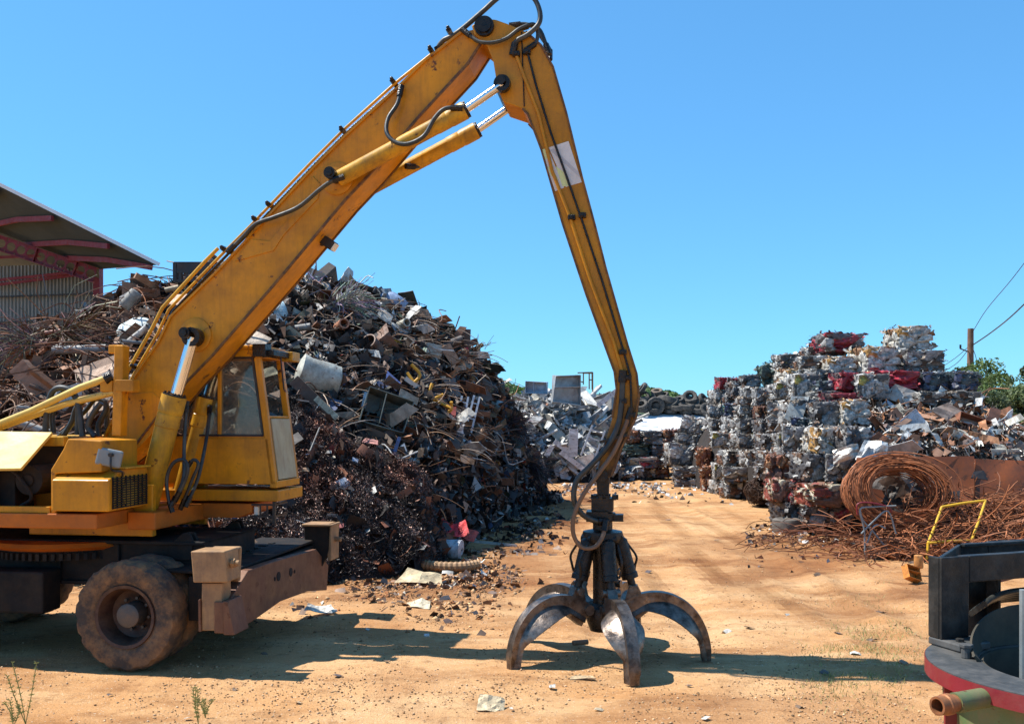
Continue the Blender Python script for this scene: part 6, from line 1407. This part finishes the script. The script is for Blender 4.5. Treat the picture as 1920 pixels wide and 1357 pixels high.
mb = MB(); FB(mb, Lw-.1, Lw, .021, .38, DZ+.05, zT-.11); mb.build('frame_leg', M['blackpaint'], e, bevel=.008)
mb = MB(); FB(mb, .0, .22, -.13, .10, DZ+.003, DZ+.045); fo = mb.build('foot_plate', M['greytop'], e, bevel=.008)
for x in (.06, .16):
    c = org + Rz @ Vector((x, -.07, DZ+.045)); MB().cyl(c, c+Vector((0,0,.018)), .022, 6).build('foot_bolt', M['blackpaint'], fo)
p0 = PF(1757, 1323, 4.35); p1 = Vector((p0.x*.55, p0.y*.55, p0.z))
d = (p1-p0).normalized(); rustp = material('rust_union', (.34,.13,.05), .6, .4, var=.4, nscale=14, dirt=(.12,.06,.03), dirt_amt=.6)
T = d.to_track_quat('X', 'Z').to_matrix().to_4x4(); sub = MB().lathe([(.033,0),(.044,0),(.044,.045),(.050,.05),(.050,.078),(.040,.082),(.040,.12),(.033,.12)], (0,0,0), 'x', 20); sub.v = [tuple(Matrix.Translation(p0) @ T @ Vector(v)) for v in sub.v]; sub.build('pipe_union', rustp, e, smooth=30)
MB().cyl(p0+d*.115, p1, .048, 18).build('pipe_stub', M['greenpaint'], e, smooth=40)
for k in range(5):
    P = [PF(*q_) + Vector((0, .04*k, -.022*k)) for q_ in ((1846,1132,5.5),(1862,1120,5.6),(1885,1111,5.7),(1915,1106,5.75),(1960,1106,5.7),(2010,1130,5.5))]
    MB().tube(spline(P, 5), .018, 8).build('coiled_cable', M['rubber'], e, smooth=60)
MB().cyl(PF(1919,1270,4.9)-Vector((0,0,.3)), PF(1919,1105,4.9), .02, 12).build('centre_post', M['mirror'], e)
g = on_ground(1905, 1112); put('channel', BEAMS[2], (g.x, g.y, .25), (1.6,1.2,1.2), (R(90), R(-12), R(8)), (.16,.06,.04), 'rust red steel channel on the ground beyond the drum', 'channel')

# ------------------------------------------------------------------ litter and stones on the dirt
random.seed(61)
def lit(name, me, px, py, wpx, col, label, cat, rot=(R(-80),0,0), sc=None, up=.04):
    g = on_ground(px, py); s = wpx*g.y/F; return put(name, me, (g.x, g.y, gz(g.x, g.y)+up), (s,s,s) if sc is None else (s, s*sc[0], s*sc[1]), rot, col, label, cat)
lit('paper', SH[0], 600, 1150, 62, (.72,.68,.60), 'crumpled white paper sack on the dirt right of the blade', 'paper sack', (R(-75),.1,.3), up=.08)
lit('cardboard', SH[4], 778, 1136, 72, (.66,.56,.38), 'torn cream cardboard on the dirt between blade and grab', 'cardboard', (R(-80),0,-.3), up=.05)
lit('bent_sheet', SH[6], 790, 1092, 92, (.62,.48,.28), 'curved tan sheet at the foot of the turnings', 'sheet', (R(-72),.1,-.1), up=.1)
feat('red_sheet', SH[1], 850, 993, 62, (.62,.04,.05), 'crumpled red sheet at the foot of the tall heap', 'sheet', R(8), pitch=-.9, off=.5)
feat('red_sheet', SH[5], 872, 1001, 44, (.60,.08,.05), 'smaller orange red sheet right of the crumpled red one', 'sheet', R(-10), pitch=-.9, off=.6)
lit('yellow_scrap', SH[3], 890, 998, 20, (.65,.35,.05), 'small orange yellow scrap right of the red sheet', 'scrap piece', up=.12)
lit('grey_tub', TANKS[1], 840, 1048, 58, (.45,.47,.50), 'battered grey metal tub on its side at the heap foot', 'tub', (R(-10),.1,-.3), up=.18)
e_ = on_ground(845, 1072); mb = MB(); PP = spline([(-.45,0,.12),(-.15,-.08,.10),(.2,-.08,.1),(.45,.02,.12)], 9); mb.tube(PP, [.085 if i % 2 else .072 for i in range(len(PP))], 12); o = mb.build('ribbed_hose', M['pad']); o.location = (e_.x, e_.y, 0); tag(o, 'ribbed tan flexible duct lying below the grey tub', 'duct')
lit('strip', BEAMS[3], 920, 1022, 100, (.55,.54,.50), 'long thin pale strip lying right of the heap foot', 'strip', (0,R(4),R(-12)), (.5,.3), up=.06)
lit('orange_housing', CABS[2], 1710, 1096, 32, (.62,.22,.03), 'broken orange plastic housing on the dirt near the drum', 'housing', (R(-30),.3,.4), up=.14)
lit('round_cap', TANKS[2], 1722, 1082, 26, (.55,.24,.06), 'round orange cap on the broken orange housing', 'cap', (0,R(90),0), up=.22)
lit('foam_lump', SH[5], 922, 1330, 52, (.72,.56,.34), 'wad of cream foam on the dirt in the near foreground', 'foam', (R(-50),.2,.2), up=.05)
lit('flat_board', FLAT[3], 1092, 1273, 50, (.58,.42,.24), 'small tan board on the dirt in front of the grab', 'board', (R(-86),0,.1), up=.02)
lit('bolt_lump', PIPES[2], 1088, 1210, 30, (.30,.17,.10), 'short brown pipe piece under the grab', 'pipe', (0,0,.3), up=.05)
lit('white_scrap', FLAT[0], 575, 1110, 34, (.55,.60,.60), 'pale grey green flat scrap behind the blade tip', 'scrap piece', (R(-85),0,.2), up=.04)
lit('blue_can', PIPES[3], 945, 958, 12, (.06,.14,.45), 'small blue can on the shaded ground right of the heap', 'can', (0,R(80),0), up=.12)
lit('white_bottle', TANKS[0], 800, 1195, 10, (.8,.8,.8), 'tiny white bottle left of the grab on the shadow line', 'bottle', up=.05)
for px, py, wpx in ((830,1100,26),(760,1060,18),(706,1090,24),(682,1080,18),(880,1010,22),(930,990,18),(960,1330,14),(1030,1295,20),(1360,1180,22),(1430,1300,22),(1540,1260,24),(1600,1225,26),(1660,1150,22),(1640,1195,24),(1480,1150,22),(1400,1175,18),(1220,1075,16),(1285,1290,18),(1570,1190,20),(500,1220,14),(690,1175,14),(860,1195,18),(730,1240,16),(640,1265,18),(560,1320,16),(350,1345,16),(205,1300,12),(1130,1340,18),(1240,1330,20),(1330,1345,18),(1500,1330,20),(1640,1310,24),(1350,1010,14),(1420,1060,16),(1530,1080,18),(1250,980,12),(1160,960,10),(1700,1180,18),(1690,1245,20),(880,1260,22),(905,1225,16),(770,1290,16),(440,1290,14)):
    me = random.choice(SH+RODS[4:]+FLAT); isr = me in RODS
    lit('litter_twig' if isr else 'litter_piece', me, px+U(-8,8), py+U(-6,6), wpx*(1.3 if isr else .9), random.choice([(.30,.17,.09),(.16,.10,.06),(.5,.4,.26),(.62,.58,.5),(.12,.09,.08)]), 'thin brown twig or wire on the open dirt' if isr else 'small flat piece of litter on the open dirt', 'twig' if isr else 'litter', (U(-.3,.3),U(-.1,.1),U(0,3)) if isr else (R(-85)+U(-.3,.3),U(-.2,.2),U(0,3)), up=.02)['group'] = 'twigs and wires on the open dirt' if isr else 'small litter on the open dirt'
# stones and crumbs
def stones(name, pts, s0, s1, pal, label, q):
    n = len(pts); base = np.array([(1,0,0),(-1,0,0),(0,1,0),(0,-1,0),(0,0,.7),(0,0,-.7)], float)
    s = (s0+(s1-s0)*q.rand(n)**3)[:, None, None]; V = base[None]*s*q.uniform(.6, 1.3, (n, 6, 1)); th = q.uniform(0, 6.28, n); c, s_ = np.cos(th)[:, None], np.sin(th)[:, None]
    X_ = V[:, :, 0]*c-V[:, :, 1]*s_; Y_ = V[:, :, 0]*s_+V[:, :, 1]*c; V = np.stack([X_, Y_, V[:, :, 2]], 2)+pts[:, None, :]
    f = np.array([(0,2,4),(2,1,4),(1,3,4),(3,0,4),(2,0,5),(1,2,5),(3,1,5),(0,3,5)]); k = np.arange(n)*6
    Fq = (k[:, None, None]+f[None]).reshape(-1, 3); pa = np.array(pal); C = np.repeat(pa[q.randint(len(pal), size=n)]*q.uniform(.7, 1.3, (n, 1)), 8, axis=0)
    return tag(link(name, arr_mesh(name, V.reshape(-1, 3), Fq, C, M['stone'], 3)), label, 'stones', kind='stuff')
def gpts(n, fpx, fpy, q):
    out = []
    while len(out) < n:
        px, py = fpx(q), fpy(q); g = on_ground(px, py)
        if HD0(px)-.3 < g.y and px < 1050 and g.y > 13.5 and px > 850: continue
        if mnoise.noise(Vector((g.x*.9, g.y*.9, 5))) + .6*mnoise.noise(Vector((g.x*3, g.y*3, 5))) < q.uniform(-.35, .45): continue
        out.append((g.x, g.y, gz(g.x, g.y)+.004))
    return np.array(out)
q = np.random.RandomState(5); SP = [(1.0,1.0,1.0),(.75,.7,.65),(1.25,1.35,1.5),(.45,.45,.45),(.6,.5,.4),(1.4,1.5,1.8)]
stones('pebbles', gpts(15000, lambda q: q.uniform(-50, 1980), lambda q: 925+440*q.rand()**.8, q), .003, .016, SP, 'small pebbles and crumbs strewn over the dirt yard', q)
stones('rubble', gpts(2600, lambda q: np.clip(q.normal(790, 110), 480, 1030), lambda q: 1060+abs(q.normal(0, 45)), q), .008, .05, [(.9,.75,.6),(.5,.4,.35),(1.4,1.4,1.4),(.7,.45,.3),(.3,.25,.22)], 'reddish rubble crumbs along the foot of the turnings heap', q)
fragments('ground_fragments', gpts(1500, lambda q: np.clip(q.normal(800, 120), 480, 1060), lambda q: 1030+abs(q.normal(0, 50)), q), PALB+[(.5,.48,.44,1.5)], rs, 'shredded bits on the ground along the tall heap', 'scrap', .02, .09, M['frag'], .5)
fragments('ground_fragments', gpts(900, lambda q: np.clip(q.normal(950, 60), 850, 1080), lambda q: 950+abs(q.normal(0, 34)), q), PALB+PALD, rs, 'dark crumbs on the shaded ground right of the tall heap', 'scrap', .02, .10, M['frag'], .5)
fragments('ground_fragments', gpts(1400, lambda q: q.uniform(1400, 1760), lambda q: 985+abs(q.normal(0, 26)), q), PALR, rs, 'shredded bits on the ground in front of the rusty wire', 'scrap', .02, .08, M['frag'], .5)
fragments('ground_fragments', gpts(900, lambda q: q.uniform(1000, 1460), lambda q: 905+abs(q.normal(0, 14)), q), PALA, rs, 'pale bits along the foot of the far bales', 'scrap', .03, .12, M['frag'], .4)
# dry grass tufts on the right
def grass(name, n, fpx, fpy, label, q, h0=.03, h1=.09):
    P = gpts(n, fpx, fpy, q); th = q.uniform(0, 6.28, n); dx = np.stack([np.cos(th), np.sin(th), 0*th], 1); h_ = q.uniform(h0, h1, n)[:, None]; lean = q.normal(size=(n, 3))*.5; lean[:, 2] = 1; w_ = .003
    V = np.stack([P-dx*w_, P+dx*w_, P+lean*h_*.6+dx*w_*.6, P+lean*h_], 1).reshape(-1, 3); k = np.arange(n)*4
    return tag(link(name, arr_mesh(name, V, np.stack([k, k+1, k+2, k+3], 1), q.uniform(.5, 1.2, (n, 1))*np.array([[1,1,1]]), M['weed'])), label, 'grass', kind='stuff')
grass('dry_grass', 1700, lambda q: q.normal(1620, 60), lambda q: q.normal(1215, 45), 'thin dry grass on the dirt left of the drum', q, .02, .06)
def weed(px, py, h, label, seed):
    q_ = random.Random(seed); g = on_ground(px, py); e = empty('weed', (g.x, g.y, gz(g.x, g.y)), label, 'weed')
    for k in range(3):
        d = Vector((q_.uniform(-.35,.35), q_.uniform(-.2,.2), 1)); P = spline([Vector((0,0,0)), d*h*.5+Vector((0,0,0)), d*h*q_.uniform(.8,1.1)+Vector((q_.uniform(-.04,.04),0,0))], 5)
        mb = MB(); mb.tube(P, .0035, 4)
        for p in P[2:]:
            for s in (-1, 1):
                for _ in range(2):
                    l = Vector((s*q_.uniform(.006,.02), q_.uniform(-.01,.01), q_.uniform(0,.02))); mb.add([p, p+l*.5+Vector((0,0,.005)), p+l*1.4, p+l*.6-Vector((0,0,.005))], [(0,1,2,3)])
        mb.build('stem', M['weed'], e)
weed(48, 1352, .46, 'tall thin green weed at the lower left corner', 1); weed(25, 1357, .20, 'short green weed left of the tall one', 2); weed(372, 1356, .32, 'pale green forked weed at the bottom edge below the wheel', 3); weed(385, 1340, .17, 'small weed sprout right behind the forked one', 4)
